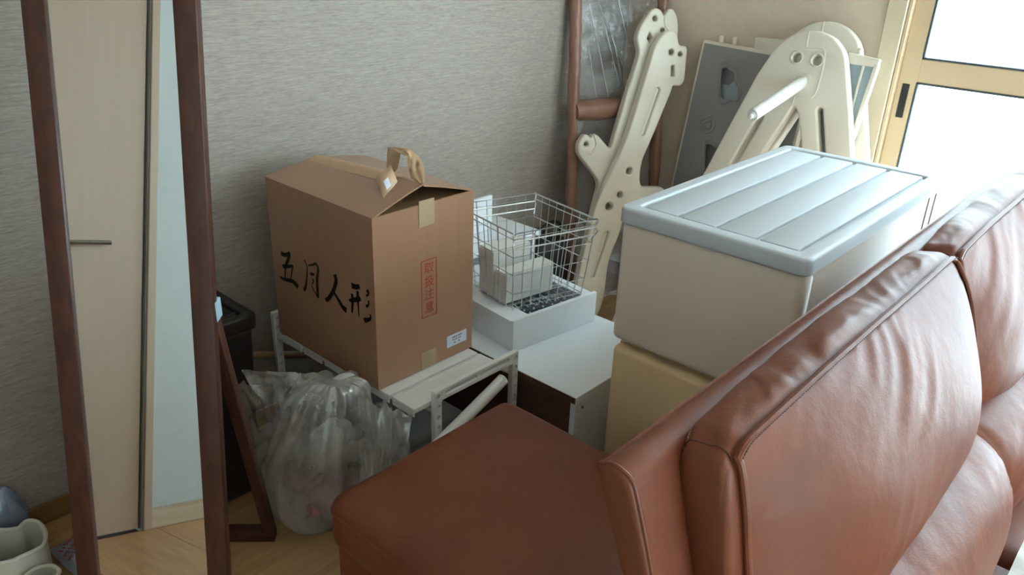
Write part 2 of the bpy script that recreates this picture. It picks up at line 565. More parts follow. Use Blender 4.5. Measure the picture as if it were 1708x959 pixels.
M = {
    'wallpaper': wallpaper_mat(),
    'beige_wall': mat('beige_wallpaper', (0.87, 0.79, 0.71), 0.85, var=0.03, vscale=30, bump=0.25, bscale=160, spec=0.2),
    'white_wall': mat('white_wallpaper', (0.77, 0.79, 0.785), 0.85, var=0.02, vscale=30, bump=0.25, bscale=160, spec=0.2),
    'ceiling': mat('ceiling_paper', (0.86, 0.82, 0.77), 0.9, bump=0.2, bscale=120, spec=0.2),
    'floor': wood_mat('oak_floor', (0.66, 0.49, 0.32), (0.76, 0.59, 0.41), 0.35, 'X', 9),
    'subfloor': mat('subfloor', (0.30, 0.22, 0.15), 0.8),
    'base': wood_mat('baseboard_wood', (0.52, 0.37, 0.20), (0.62, 0.46, 0.27), 0.5, 'X', 9),
    'base_pale': wood_mat('pale_baseboard', (0.74, 0.66, 0.56), (0.82, 0.75, 0.66), 0.5, 'Y', 9),
    'door': wood_mat('cream_door', (0.72, 0.625, 0.545), (0.735, 0.645, 0.565), 0.5, 'Z', 6),
    'sash': mat('cream_aluminium', (0.86, 0.76, 0.62), 0.4, var=0.02, vscale=4),
    'jamb': mat('cream_jamb', (0.88, 0.81, 0.70), 0.45, var=0.02, vscale=4),
    'black': mat('black_plastic', (0.10, 0.10, 0.11), 0.4, bump=0.05),
    'gasket': mat('grey_gasket', (0.26, 0.30, 0.33), 0.6, bump=0.05),
    'glass': frosted_mat(),
    'walnut': wood_mat('walnut', (0.21, 0.105, 0.072), (0.325, 0.175, 0.125), 0.42, 'Z', 11),
    'mirror': mat('mirror_silver', (0.90, 0.90, 0.89), 0.015, 1.0, var=0.01, vscale=3),
    'board': mat('hardboard', (0.45, 0.36, 0.27), 0.8, var=0.1),
    'dark_plastic': mat('dark_brown_plastic', (0.135, 0.105, 0.09), 0.42, var=0.06, bump=0.05, bscale=200),
    'card': mat('corrugated_card', (0.655, 0.485, 0.37), 0.33, var=0.04, vscale=5, bump=0.05, bscale=40, stretch=(12, 12, 0.4), spec=0.9),
    'card_in': mat('card_inside', (0.56, 0.43, 0.30), 0.85, var=0.04, spec=0.2),
    'kraft': mat('kraft_tape', (0.79, 0.64, 0.50), 0.45, var=0.06, vscale=20, bump=0.2, bscale=50),
    'clear_tape': mat('clear_tape', (0.73, 0.62, 0.50), 0.25, var=0.03),
    'ink': mat('black_ink', (0.035, 0.03, 0.028), 0.6, var=0.05),
    'red_ink': mat('red_ink', (0.70, 0.20, 0.17), 0.6, var=0.05),
    'paper': mat('white_paper', (0.86, 0.87, 0.92), 0.6, var=0.01),
    'grey_ink': mat('grey_ink', (0.45, 0.47, 0.55), 0.6, var=0.02),
    'white_plastic': mat('white_plastic', (0.87, 0.855, 0.83), 0.4, var=0.015, vscale=3, bump=0.03, bscale=300),
    'white_steel': mat('white_steel', (0.88, 0.855, 0.83), 0.35, var=0.015, vscale=3, bump=0.03),
    'white_board': mat('white_laminate', (0.93, 0.945, 0.96), 0.3, var=0.01, vscale=3, bump=0.02),
    'chip': mat('chipboard', (0.36, 0.26, 0.20), 0.9, var=0.35, vscale=140, bump=0.4, bscale=200),
    'brown_board': mat('brown_board', (0.33, 0.215, 0.165), 0.7, var=0.08, vscale=12),
    'play': mat('cream_play_plastic', (0.91, 0.865, 0.795), 0.36, var=0.012, vscale=3, bump=0.05, bscale=220),
    'play_grey': mat('grey_play_plastic', (0.57, 0.555, 0.55), 0.42, var=0.02, vscale=3, bump=0.06, bscale=220),
    'play_lightgrey': mat('light_grey_play_plastic', (0.62, 0.67, 0.69), 0.4, var=0.02, vscale=3, bump=0.05, bscale=220),
    'unit': mat('warm_white_unit_plastic', (0.885, 0.815, 0.75), 0.4, var=0.012, vscale=3, bump=0.05, bscale=260),
    'unit_lid': mat('white_lid_plastic', (0.755, 0.765, 0.78), 0.5, var=0.01, vscale=3, bump=0.05, bscale=260, spec=0.35),
    'unit_old': mat('yellowed_unit_plastic', (0.89, 0.755, 0.58), 0.4, var=0.02, vscale=3, bump=0.05, bscale=260),
    'leather': leather_mat(),
    'thread': mat('pale_thread', (0.72, 0.55, 0.45), 0.7, var=0.05),
    'dark_seam': mat('dark_seam', (0.26, 0.12, 0.08), 0.6, var=0.05),
    'chrome': mat('chrome_wire', (0.90, 0.91, 0.92), 0.28, 1.0, var=0.02),
    'wrap': mat('brown_wrapping_paper', (0.57, 0.41, 0.335), 0.38, var=0.07, vscale=14, bump=0.5, bscale=26, stretch=(1, 1, 2.2)),
    'stick': wood_mat('pale_stick_wood', (0.55, 0.43, 0.30), (0.64, 0.51, 0.37), 0.5, 'X', 12),
    'bag': film_mat('milky_bag_film', (0.86, 0.845, 0.825), 0.49, 0.20, 0.34),
    'film': film_mat('clear_packing_film', (0.86, 0.86, 0.85), 0.78, 0.15, 0.25),
    'crease': film_mat('film_crease', (0.88, 0.88, 0.87), 0.55, 0.2, 0.2),
    'bluebag': film_mat('bluish_bag_film', (0.66, 0.71, 0.80), 0.25),
    'pink': mat('pink_cloth', (0.68, 0.47, 0.50), 0.9, var=0.15, vscale=20, bump=0.4, bscale=60),
    'linen': mat('white_cloth', (0.80, 0.78, 0.75), 0.9, var=0.06, vscale=12, bump=0.4, bscale=60),
    'grey_box': mat('grey_plastic_box', (0.60, 0.60, 0.61), 0.5, var=0.02, bump=0.03),
    'dark_cloth': mat('black_nylon', (0.085, 0.08, 0.095), 0.6, var=0.15, vscale=14, bump=0.5, bscale=40),
    'roll': mat('dark_grey_foil', (0.25, 0.27, 0.30), 0.3, 0.4, var=0.2, vscale=50, bump=0.3, bscale=90),
    'dots': mat('white_beads', (0.88, 0.89, 0.9), 0.4, var=0.02),
    'cream': mat('cream_ceramic_plastic', (0.83, 0.80, 0.73), 0.35, var=0.015, bump=0.03),
    'steel': mat('brushed_steel', (0.55, 0.53, 0.50), 0.35, 1.0, var=0.03, bump=0.03),
    'concrete': mat('pale_concrete', (0.80, 0.80, 0.78), 0.9, var=0.05, vscale=2, bump=0.2),
    'switch': mat('switch_plate', (0.85, 0.82, 0.76), 0.4, var=0.01),
    'bluetape': mat('pale_blue_tape', (0.68, 0.78, 0.84), 0.4, var=0.02),
    'package': mat('lilac_package_film', (0.66, 0.65, 0.71), 0.25, var=0.06, vscale=25, bump=0.5, bscale=24),
}

# ------------------------------------------------------------------ room shell
XL, XR, YB, YF, ZC = -0.59, 2.975, 2.03, -3.0, 2.42
def struct(name, bm, m, parent=None, smooth=False):
    o = obj(name, bm, m, parent, smooth, origin=(0, 0, 0) if parent is None else None)
    if parent is None: o['kind'] = 'structure'
    return o

floor = struct('floor', bx((XL - .1, YF - .1, -.06), (XR + .1, YB + .1, -.006)), M['subfloor'])
PW, PL = 0.303, 1.818
plank_me = {}
row = 0
y = YF
while y < YB - 0.001:
    y1 = min(y + PW, YB)
    x = XL - (row * 0.61) % PL
    while x < XR:
        xa, xb = max(x, XL), min(x + PL, XR)
        if xb - xa > 0.02:
            key = (round(xb - xa, 3), round(y1 - y, 3))
            cx, cy = (xa + xb) / 2, (y + y1) / 2
            if key not in plank_me:
                o = obj('plank', bx((xa + .0006, y + .0006, -.006), (xb - .0006, y1 - .0006, 0), .0009, 1), M['floor'], floor, False)
                o.data.transform(Matrix.Translation((-cx, -cy, 0)))
                plank_me[key] = o.data
            else:
                o = bpy.data.objects.new('plank', plank_me[key])
                COL.objects.link(o)
                o.parent = floor
            o.location = (cx, cy, 0)
        x += PL
    y = y1
    row += 1

struct('wall_back', bx((XL - .1, YB, -.06), (XR + .1, YB + .1, ZC + .05)), M['wallpaper'])
OY0, OY1, OZ1 = -0.97, 0.925, 2.08      # opening of the sliding door
bm = bx((XR, OY1, -.06), (XR + .1, YB, ZC))
box(bm, (XR, YF, -.06), (XR + .1, OY0, ZC))
box(bm, (XR, OY0, OZ1), (XR + .1, OY1, ZC))
struct('wall_right', bm, M['beige_wall'])
# interior door opening in the left wall, seen only in the mirror
DY0, DY1 = 0.992, 1.80
bm = bx((XL - .1, YF, -.06), (XL, DY0 - .004, ZC))
box(bm, (XL - .1, DY1 + .004, -.06), (XL, YB, ZC))
box(bm, (XL - .1, DY0 - .004, 2.02), (XL, DY1 + .004, ZC))
struct('wall_left', bm, M['white_wall'])
WX0, WX1, WZ0, WZ1 = 0.15, 2.45, 0.55, 2.10     # window in the wall behind the viewer
bm = bx((XL - .1, YF - .1, -.06), (WX0, YF, ZC + .05))
box(bm, (WX1, YF - .1, -.06), (XR + .1, YF, ZC + .05))
box(bm, (WX0, YF - .1, -.06), (WX1, YF, WZ0))
box(bm, (WX0, YF - .1, WZ1), (WX1, YF, ZC + .05))
struct('wall_front', bm, M['beige_wall'])
struct('ceiling', bx((XL - .1, YF, ZC), (XR + .1, YB + .1, ZC + .1)), M['ceiling'])
struct('baseboard_back', bx((XL, YB - .009, 0), (XR, YB, .062), .002, 1), M['base'])
bm = bx((XR - .009, OY1 + .05, 0), (XR, YB - .01, .062), .002, 1)
struct('baseboard_right', bm, M['base'])
bm = bx((XL, YF, 0), (XL + .009, DY0 - .03, .070), .002, 1)
box(bm, (XL, YF, .030), (XL + .0095, DY0 - .03, .033))
struct('baseboard_left', bm, M['base_pale'])

# sliding glass door: frame (trim), two sashes
bm = bx((XR - .012, OY1 - .02, 0), (XR + .09, OY1 + .045, OZ1 + .02), .003, 1)
box(bm, (XR - .012, OY0 - .03, OZ1 - .02), (XR + .09, OY1 + .045, OZ1 + .03), .003, 1)
box(bm, (XR - .012, OY0 - .03, 0), (XR + .09, OY0 + .02, OZ1 + .02), .003, 1)
box(bm, (XR - .002, OY0, -.01), (XR + .09, OY1, .012), .002, 1)
struct('trim_1', bm, M['jamb'])
bm = bx((XR - .006, OY1 - .034, .012), (XR + .03, OY1 - .022, OZ1 - .02), .002, 1)
struct('trim_2', bm, M['sash'])
def sash(name, y0, y1, xa, handle):
    """sash with stiles, three rails, two frosted panes"""
    x0, x1 = xa, xa + .03
    SW = .062
    r = struct(name, NBX(x0, x1, y0, y1, SW), M['sash'])
    for z0, z1 in ((0.09, 1.069), (1.147, OZ1 - .09)):
        g = NB()
        for a, b in (((y0 + SW, z0), (y0 + SW + .006, z1)), ((y1 - SW - .006, z0), (y1 - SW, z1)), ((y0 + SW, z0), (y1 - SW, z0 + .006)), ((y0 + SW, z1 - .006), (y1 - SW, z1))):
            box(g, (x0 - .001, a[0], a[1]), (x1 - .004, b[0], b[1]), .001, 1)
        struct('gasket', g, M['gasket'], r)
        p = struct('pane', bx((x0 + .011, y0 + SW + .004, z0 + .004), (x0 + .0155, y1 - SW - .004, z1 - .004)), M['glass'], r)
    if handle:
        h = bx((x0 - .0035, y1 - SW + .019, .944), (x0 + .002, y1 - SW + .043, 1.06), .0015, 1)
        h2 = struct('door_handle', h, M['black'], r)
def NBX(x0, x1, y0, y1, SW):
    b = bx((x0, y0, .012), (x1, y0 + SW, OZ1 - .02), .003, 1)
    box(b, (x0, y1 - SW, .012), (x1, y1, OZ1 - .02), .003, 1)
    for z0, z1 in ((.012, .09), (1.069, 1.147), (OZ1 - .09, OZ1 - .02)):
        box(b, (x0 + .001, y0 + SW - .002, z0), (x1 - .001, y1 - SW + .002, z1), .003, 1)
    return b
sash('door_1', -.04, .892, 2.995, True)
sash('door_2', -.96, .02, 3.035, False)
w1 = NB()
for a, c in (((WX0, WZ0), (WX0 + .06, WZ1)), ((WX1 - .06, WZ0), (WX1, WZ1)), ((WX0, WZ0), (WX1, WZ0 + .06)), ((WX0, WZ1 - .06), (WX1, WZ1)), (((WX0 + WX1) / 2 - .04, WZ0), ((WX0 + WX1) / 2 + .04, WZ1))):
    box(w1, (a[0], YF - .07, a[1]), (c[0], YF - .03, c[1]), .003, 1)
w1 = struct('window_1', w1, M['sash'])
for a, c in ((WX0 + .058, (WX0 + WX1) / 2 - .038), ((WX0 + WX1) / 2 + .038, WX1 - .058)):
    struct('pane', bx((a, YF - .052, WZ0 + .058), (c, YF - .047, WZ1 - .058)), M['glass'], w1)
bm = bx((3.08, -12, -.30), (16, 12, -.12))
box(bm, (-12, -14, -.30), (3.08, -3.12, -.12))
struct('ground', bm, M['concrete'])
# interior door with casing (seen in the mirror)
d3 = struct('door_3', bx((XL - .036, DY0 + .006, .008), (XL - .004, DY1 - .004, 2.012), .003, 1), M['door'])
h = NB()
tube(h, [(XL - .004, 1.26, .97), (XL + .03, 1.26, .97)], .009, 12)
tube(h, [(XL + .03, 1.262, .97), (XL + .034, 1.245, .971), (XL + .032, 1.19, .974), (XL + .028, 1.115, .977)], .0075, 10)
box(h, (XL - .004, 1.24, .91), (XL, 1.28, 1.03), .002, 1)
struct('door_handle', h, M['steel'], d3, True)
bm = bx((XL - .1, DY0 - .034, 0), (XL + .012, DY0 - .006, 2.05), .002, 1)
box(bm, (XL - .1, DY1 + .004, 0), (XL + .012, DY1 + .034, 2.05), .002, 1)
box(bm, (XL - .1, DY0 - .034, 2.018), (XL + .012, DY1 + .034, 2.05), .002, 1)
struct('trim_3', bm, M['door'])
bm = bx((XL - .1, DY0 - .02, 0), (XL - .05, DY1 + .02, 2.05))
struct('trim_4', bm, M['brown_board'])

# ------------------------------------------------------------------ standing mirror
MD = Vector((0.703, -0.711, 0)).normalized()           # to the right along the mirror
MDN = Vector((-0.152, -0.150, -0.977)).normalized()    # down along the mirror
MU = -MDN
MN = MD.cross(MU).normalized()
MO = Vector((0.535, 1.251, 0.0))                       # lower right corner of its front
mir = thing('standing_mirror', (0.43, 1.36, 0), 'tall tilted standing mirror with a walnut brown wooden frame and rear prop legs', 'mirror')
mM = Matrix.Identity(4)
for i in range(3):
    mM[i][0], mM[i][1], mM[i][2], mM[i][3] = MD[i], MU[i], MN[i], MO[i]
ML, MW, MT = 1.62, .314, .03
SWD = .043
def mbox(p0, p1, bev=.002): return bx(p0, p1, bev, 2, mM)
obj('stile', mbox((-SWD, .008, -MT), (0, ML, 0), .003), M['walnut'], mir)
obj('stile', mbox((-MW, .008, -MT), (-MW + SWD, ML, 0), .003), M['walnut'], mir)
obj('rail', mbox((-MW + SWD, .06, -MT), (-SWD, .06 + SWD, 0), .003), M['walnut'], mir)
obj('rail', mbox((-MW + SWD, ML - SWD, -MT), (-SWD, ML, 0), .003), M['walnut'], mir)
obj('mirror_glass', mbox((-MW + SWD - .003, .09, -.012), (-SWD + .003, ML - SWD + .003, -.008), 0), M['mirror'], mir, False)
obj('backing_board', mbox((-MW + .01, .08, -MT - .004), (-.01, ML - .02, -MT + .006), 0), M['board'], mir)
hz = .765                                              # hinge height along the mirror
FD = Vector((0.152, 0.150, -0.745)).normalized()
def leg_pts(s):
    top = MO + MU * hz + MD * s - MN * (MT + .012)
    t = (top.z - .014) / -FD.z
    return top, top + FD * t
for s in (-.013, -MW + .013):
    a, b = leg_pts(s)
    L = (b - a).length
    wd = FD.cross(MD).normalized()
    mm = Matrix.Identity(4)
    for i in range(3):
        mm[i][0], mm[i][1], mm[i][2], mm[i][3] = MD[i], wd[i], FD[i], a[i]
    obj('leg', bx((-.0125, -.015, -.02), (.0125, .015, L), .002, 2, mm), M['walnut'], mir)
a, b = leg_pts(-.013)
a2, b2 = leg_pts(-MW + .013)
hx = Vector((-MD.y, MD.x, 0))
mm = Matrix.Identity(4)
for i in range(3):
    mm[i][0], mm[i][1], mm[i][2], mm[i][3] = MD[i], hx[i], (0, 0, 1)[i], b[i]
obj('crossbar', bx((-(b2 - b).length - .0125, -.016, -.014), (.0125, .016, .020), .002, 2, mm), M['walnut'], mir)
hp = a + MD * .004
t = obj('tape', bx((.001, -.0165, .020), (.0145, .0165, .062), .001, 1, Matrix.Translation(a) @ mm.to_3x3().to_4x4()), M['bluetape'], mir)
t['label'] = 'pale blue tape on the hinge of the prop leg'

# ------------------------------------------------------------------ trash can beside the wall
tc_ = thing('trash_can', (.81, 1.85, 0), 'dark brown plastic trash can between the mirror and the plastic bag', 'trash can')
x0, x1, y0, y1 = .665, .935, 1.735, 1.985
b = bx((x0, y0, 0), (x1, y1, .52), .012, 3)
for v in b.verts:
    k = 1 - .14 * (1 - v.co.z / .52)
    v.co.x = .80 + (v.co.x - .80) * k
    v.co.y = 1.86 + (v.co.y - 1.86) * k
obj('body', b, M['dark_plastic'], tc_)
b = plate([rnd([(x0 - .01, y0 - .01), (x1 + .012, y0 - .01), (x1 + .012, y1 + .008), (x0 - .01, y1 + .008)], .02), rnd([(x0 + .02, y0 + .02), (x1 - .018, y0 + .02), (x1 - .018, y1 - .022), (x0 + .02, y1 - .022)], .012)], (0, 0, .562), (1, 0, 0), (0, 1, 0), .042, .006)
obj('lid_rim', b, M['dark_plastic'], tc_)
b = bx((x0 + .021, y0 + .021, .53), (x1 - .019, y1 - .023, .552), .004)
fl = obj('lid_flap', b, M['dark_plastic'], tc_)
obj('hinge_pin', tube(NB(), [(x1 - .05, y0 + .05, .552), (x1 - .02, y0 + .05, .552)], .004), M['dark_plastic'], tc_)

# ------------------------------------------------------------------ wall switch plate
sw = thing('wall_outlet', (.955, YB, .60), 'small cream outlet plate on the grey wall just right of the mirror frame', 'outlet')
obj('plate', bx((.925, YB - .007, .59), (.996, YB, .708), .003), M['switch'], sw)
obj('socket', bx((.940, YB - .009, .615), (.972, YB - .004, .683), .002), M['white_plastic'], sw)

# ------------------------------------------------------------------ expandable shelf rack
rk = thing('shelf_rack', (1.28, 1.58, 0), 'white adjustable metal rack under the cardboard box with holed end posts', 'rack')
def end_frame(yf, x0, x1, ztop):
    """flat H frame: two holed posts and a slotted top bar, front towards -y"""
    w = .024
    hz0 = ztop - .034
    out = rnd([(x0, 0), (x0 + w, 0), (x0 + w, hz0), (x1 - w, hz0), (x1 - w, 0), (x1, 0), (x1, ztop), (x0, ztop)], .004, 3)
    xm = (x0 + x1) / 2
    loops = [out, slot((x0 + w + .02, ztop - .016), (xm - .012, ztop - .016), .0055), slot((xm + .012, ztop - .016), (x1 - w - .02, ztop - .016), .0055)]
    z = ztop - .016
    k = 0
    while z > .05:
        for xx in (x0 + w / 2, x1 - w / 2): loops.append(circ((xx, z), .0072, 14))
        z -= .031
        k += 1
    f = obj('end_frame', plate(loops, (0, yf, 0), (1, 0, 0), (0, 0, 1), .016, .002), M['white_steel'], rk)
    # the sunk floor of slots and holes
    b = NB()
    box(b, (x0 + .003, yf + .009, .02), (x0 + w - .003, yf + .014, ztop - .003))
    box(b, (x1 - w + .003, yf + .009, .02), (x1 - .003, yf + .014, ztop - .003))
    box(b, (x0 + w - .003, yf + .009, ztop - .030), (x1 - w + .003, yf + .014, ztop - .003))
    obj('web', b, M['white_steel'], f)
    b = NB()
    for xx in (x0 + w / 2, x1 - w / 2):
        z = ztop - .016
        while z > .05:
            tube(b, [(xx + .007 * math.cos(q), yf - .0005, z + .007 * math.sin(q)) for q in [2 * math.pi * i / 14 for i in range(14)]], .0012, 5, True)
            z -= .031
    obj('peg_hole_rims', b, M['white_steel'], f)['kind'] = 'stuff'
end_frame(1.26, 1.147, 1.462, .438)
end_frame(1.89, 1.085, 1.40, .455)
for xa, xb in ((1.163, 1.100), (1.448, 1.386)):
    obj('tube', tube(NB(), [(xa, 1.274, .372), (xb, 1.895, .372)], .0105, 12), M['white_steel'], rk)
for y0, y1 in ((1.283, 1.372), (1.378, 1.467), (1.473, 1.562), (1.568, 1.657), (1.663, 1.752), (1.758, 1.847)):
    xo = -.1 * (y0 - 1.28)
    b = bx((1.098 + .03 * 0 + xo * .2, y0, .386), (1.422 + xo * .2, y1, .400), .0025, 2)
    box(b, (1.098 + xo * .2, y0 + .002, .375), (1.102 + xo * .2, y1 - .002, .39), .001, 1)
    o = obj('shelf_slat', b, M['white_steel'], rk)
    b = NB()
    box(b, (1.125, y1 - .016, .3985), (1.392, y1 - .010, .4008), .0008, 1)
    obj('rib', b, M['white_steel'], o)

pl = thing('metal_pole', (1.30, 1.24, .25), 'loose white round pole leaning diagonally under the rack, right behind the ottoman', 'pole')
b = NB()
P0, P1 = V(1.380, 1.245, .383), V(1.233, 1.238, .335)
dr = (P1 - P0).normalized()
P2 = P0 + dr * .30
tube(b, [P0, P0 + (P2 - P0) * .5, P2], .0165, 20)
obj('shaft', b, M['white_steel'], pl)
obj('end_cap', tube(NB(), [P0 - dr * .006, P0 - dr * .004, P0 + dr * .002], .0175, 20, radii=[.014, .0172, .0172]), M['white_plastic'], pl)

# ------------------------------------------------------------------ cardboard box with brush lettering
BX0, BX1, BY0, BY1, BZ0, BZ1 = 1.09, 1.43, 1.413, 1.868, .4012, .872
cb = thing('cardboard_box', (1.26, 1.64, .401), 'large brown cardboard box with black brush lettering on top of the white rack', 'box')
th = .005
b = bx((BX0, BY0, BZ0), (BX0 + th, BY1, BZ1))
box(b, (BX1 - th, BY0, BZ0), (BX1, BY1, BZ1))
box(b, (BX0 + th, BY0, BZ0), (BX1 - th, BY0 + th, BZ1))
box(b, (BX0 + th, BY1 - th, BZ0), (BX1 - th, BY1, BZ1))
box(b, (BX0 + th, BY0 + th, BZ0), (BX1 - th, BY1 - th, BZ0 + th))
obj('body', b, M['card'], cb)
RX = 1.252
def flap(xh, front_z, back_z, xr, lift=0.0):
    rows = []
    for i in range(9):
        t = i / 8
        r_ = []
        for j in range(13):
            q = j / 12
            yy = BY0 - .001 + (BY1 - BY0 + .002) * q
            zr = front_z + (back_z - front_z) * q
            bow = math.sin(math.pi * t) * .002
            r_.append(V(xh + (xr - xh) * t, yy, BZ1 + (zr - BZ1) * t + bow + lift * t))
        rows.append(r_)
    return solid(sheet(NB(), rows), .004)
obj('flap', flap(BX0, .925, .900, RX), M['card'], cb)
obj('flap', flap(BX1, .921, .896, RX + .002), M['card'], cb)
for ya, yb in ((BY0 + .006, BY0 + .15), (BY1 - .15, BY1 - .006)):
    o = obj('flap', bx((BX0 + .008, ya, BZ1 - .010), (BX1 - .008, yb, BZ1 - .006)), M['card_in'], cb)
# paper tape along the top joint and its torn end sticking up
rows = []
for i in range(11):
    q = i / 10
    yy = BY0 + .09 + (BY1 - BY0 - .10) * q
    zr = .925 - .025 * ((yy - BY0) / (BY1 - BY0)) + .0035
    rows.append([V(RX - .034, yy, zr - .010), V(RX - .015, yy, zr - .0015), V(RX, yy, zr + .002), V(RX + .018, yy, zr - .002), V(RX + .036, yy, zr - .011)])
obj('paper_tape', solid(sheet(NB(), rows), .0012), M['kraft'], cb)
def ribbon(path, w, wdir, jit, seed, nz_=7):
    pts = catmull(path, 6, False)
    rows = []
    for i, p in enumerate(pts):
        r_ = []
        for j in range(nz_):
            q = j / (nz_ - 1) - .5
            d = noise.noise_vector(Vector((i * .33, q * 3.1, seed))) * jit
            r_.append(p + Vector(wdir) * w * q + d)
        rows.append(r_)
    return solid(sheet(NB(), rows), .0012)
TO = [(1.252, 1.5541, .9200), (1.256, 1.551, .9826), (1.262, 1.5477, .9883), (1.264, 1.5225, .9918), (1.264, 1.4794, .9967), (1.264, 1.4516, .9893), (1.264, 1.4345, .9786), (1.26, 1.4172, .9603), (1.258, 1.4150, .9260)]
TI = [(1.250, 1.5300, .9240), (1.248, 1.5054, .9426), (1.242, 1.4853, .9827), (1.24, 1.4799, .9872), (1.24, 1.4589, .9849), (1.24, 1.4553, .9668), (1.24, 1.4479, .9447), (1.244, 1.4469, .9317), (1.250, 1.4254, .9220)]
co_, ci_ = catmull(TO, 5, False), catmull(TI, 5, False)
rows = []
for i, (p, q) in enumerate(zip(co_, ci_)):
    r_ = []
    for j in range(9):
        t = j / 8
        d = noise.noise(V(i * .22, t * 2.4, 3.3)) * .014 * math.sin(math.pi * t) + .006 * math.sin(math.pi * t)
        r_.append(p.lerp(q, t) + V(-.7, -.6, .35) * d)
    rows.append(r_)
tt = obj('torn_tape', solid(sheet(NB(), rows), .0010), M['kraft'], cb, True, 60)
tt['label'] = 'crumpled brown paper tape standing up from the box joint'
dT, dL, dB, dR = V(1.225, 1.5025, .9583), V(1.195, 1.5259, .924), V(1.162, 1.456, .896), V(1.227, 1.481, .919)
rows = []
for i in range(9):
    s_ = i / 8
    rows.append([dT.lerp(dL, s_).lerp(dR.lerp(dB, s_), j / 8) + V(-.6, -.6, .4) * (.010 * math.sin(math.pi * s_) * math.sin(math.pi * j / 8) - .004 * math.sin(2 * math.pi * s_)) for j in range(9)])
wt = obj('torn_tape', solid(sheet(NB(), rows), .0010), M['kraft'], cb, True, 60)
wt['label'] = 'pointed loose end of the brown paper tape with a pale patch'
rows = []
for i in range(5):
    s_ = .38 + .30 * i / 4
    rows.append([dT.lerp(dL, s_).lerp(dR.lerp(dB, s_), t) + V(-.6, -.6, .4) * (.0025 + .010 * math.sin(math.pi * s_) * math.sin(math.pi * t) - .004 * math.sin(2 * math.pi * s_)) for t in (.45, .6, .75, .88)])
obj('pale_patch', solid(sheet(NB(), rows), .0006), M['paper'], wt)
obj('clear_tape', bx((1.236, BY0 - .0012, .812), (1.288, BY0 + .001, .882), .0004, 1), M['clear_tape'], cb)
obj('clear_tape', bx((1.237, BY0 - .0012, .402), (1.291, BY0 + .001, .4535), .0004, 1), M['clear_tape'], cb)
BRUSH = [[(1.8217, 0.6634), (1.7993, 0.6656), (1.7758, 0.6785)],
[(1.7787, 0.6747), (1.7889, 0.6539), (1.8049, 0.6281), (1.8136, 0.5859)],
[(1.8202, 0.6249), (1.7919, 0.6336), (1.7689, 0.6422), (1.7732, 0.629), (1.7827, 0.5959)],
[(1.8384, 0.5872), (1.816, 0.5867), (1.7757, 0.5936), (1.7504, 0.5852)],
[(1.7101, 0.6777), (1.7, 0.6663), (1.7006, 0.6429), (1.7101, 0.6045), (1.722, 0.5841)],
[(1.693, 0.667), (1.6716, 0.6751), (1.6573, 0.6823), (1.6474, 0.6711), (1.6558, 0.6368), (1.6569, 0.6072), (1.6587, 0.583)],
[(1.6585, 0.5846), (1.6758, 0.6009), (1.6835, 0.6131)],
[(1.6866, 0.6444), (1.6656, 0.6496)],
[(1.6766, 0.633), (1.6729, 0.6254), (1.6832, 0.6162)],
[(1.5747, 0.6783), (1.5699, 0.6616), (1.5835, 0.6316), (1.6062, 0.6009), (1.6229, 0.5894)],
[(1.5861, 0.6279), (1.5641, 0.6095), (1.5484, 0.5949), (1.5318, 0.5906)],
[(1.5044, 0.6704), (1.488, 0.6717), (1.4714, 0.6785)],
[(1.5185, 0.6237), (1.495, 0.6332), (1.4697, 0.646)],
[(1.5041, 0.6483), (1.5039, 0.6245), (1.5086, 0.5917)],
[(1.4806, 0.6631), (1.4808, 0.6325), (1.4798, 0.5906)],
[(1.4416, 0.6788), (1.4363, 0.6697), (1.4467, 0.6607)],
[(1.4376, 0.6502), (1.4383, 0.6389), (1.4487, 0.6311)],
[(1.4319, 0.6149), (1.4347, 0.6013), (1.4597, 0.588)]]
BW = [.0055, .0045, .0045, .0058, .0045, .0045, .0018, .0035, .0028, .0058, .0062, .0066, .0050, .0038, .0040, .0055, .0050, .0055]
b = NB()
for k, (s, w) in enumerate(zip(BRUSH, BW)):
    pts = catmull([(p[0], p[1], 0) for p in s], 6, False)
    n = len(pts)
    L, Rr = [], []
    for i, p in enumerate(pts):
        t = (pts[min(i + 1, n - 1)] - pts[max(i - 1, 0)]).normalized()
        q = i / (n - 1)
        ww = w * (.78 + .35 * math.sin(3.1 * q + k)) * (0.72 if i in (0, n - 1) else 1)
        if k in (3, 10): ww = w * (.55 + .6 * q)
        if k in (0, 9, 11): ww = w * (1.05 - .3 * q)
        nn = V(-t.y, t.x, 0) * ww * 1.2
        L.append(V(BX0 - .0006 - k * 2e-5, p.x + nn.x, p.y + nn.y))
        Rr.append(V(BX0 - .0006 - k * 2e-5, p.x - nn.x, p.y - nn.y))
    sheet(b, [L, Rr])
obj('brush_lettering', b, M['ink'], cb, False)
b = NB()
for k, ch in enumerate('取扱注意'):
    me = text_bm(ch, .034, (1.268, BY0 - .0004, .693 - k * .0375), (1, 0, 0), (0, 0, 1))
    b.from_mesh(me)
    bpy.data.meshes.remove(me)
for p0, p1 in (((1.2415, .5560), (1.2433, .7195)), ((1.2935, .5560), (1.2953, .7195)), ((1.2415, .7177), (1.2953, .7195)), ((1.2415, .5555), (1.2953, .5573))):
    box(b, (p0[0], BY0 - .0007, p0[1]), (p1[0], BY0 + .0002, p1[1]))
obj('printed_lettering', b, M['red_ink'], cb, False)
lb = obj('label_sticker', bx((1.3315, BY0 - .0012, .4335), (1.4065, BY0 + .0005, .469)), M['paper'], cb, False)
b = NB()
for z, xs in ((.4605, (1.352, 1.357, 1.362, 1.367, 1.374, 1.379, 1.384)), (.4525, (1.354, 1.360, 1.366, 1.374, 1.380)), (.4430, (1.359, 1.3605, 1.375, 1.3765))):
    for x in xs: box(b, (x, BY0 - .0016, z - .0022), (x + .0036, BY0 - .0008, z + .0022))
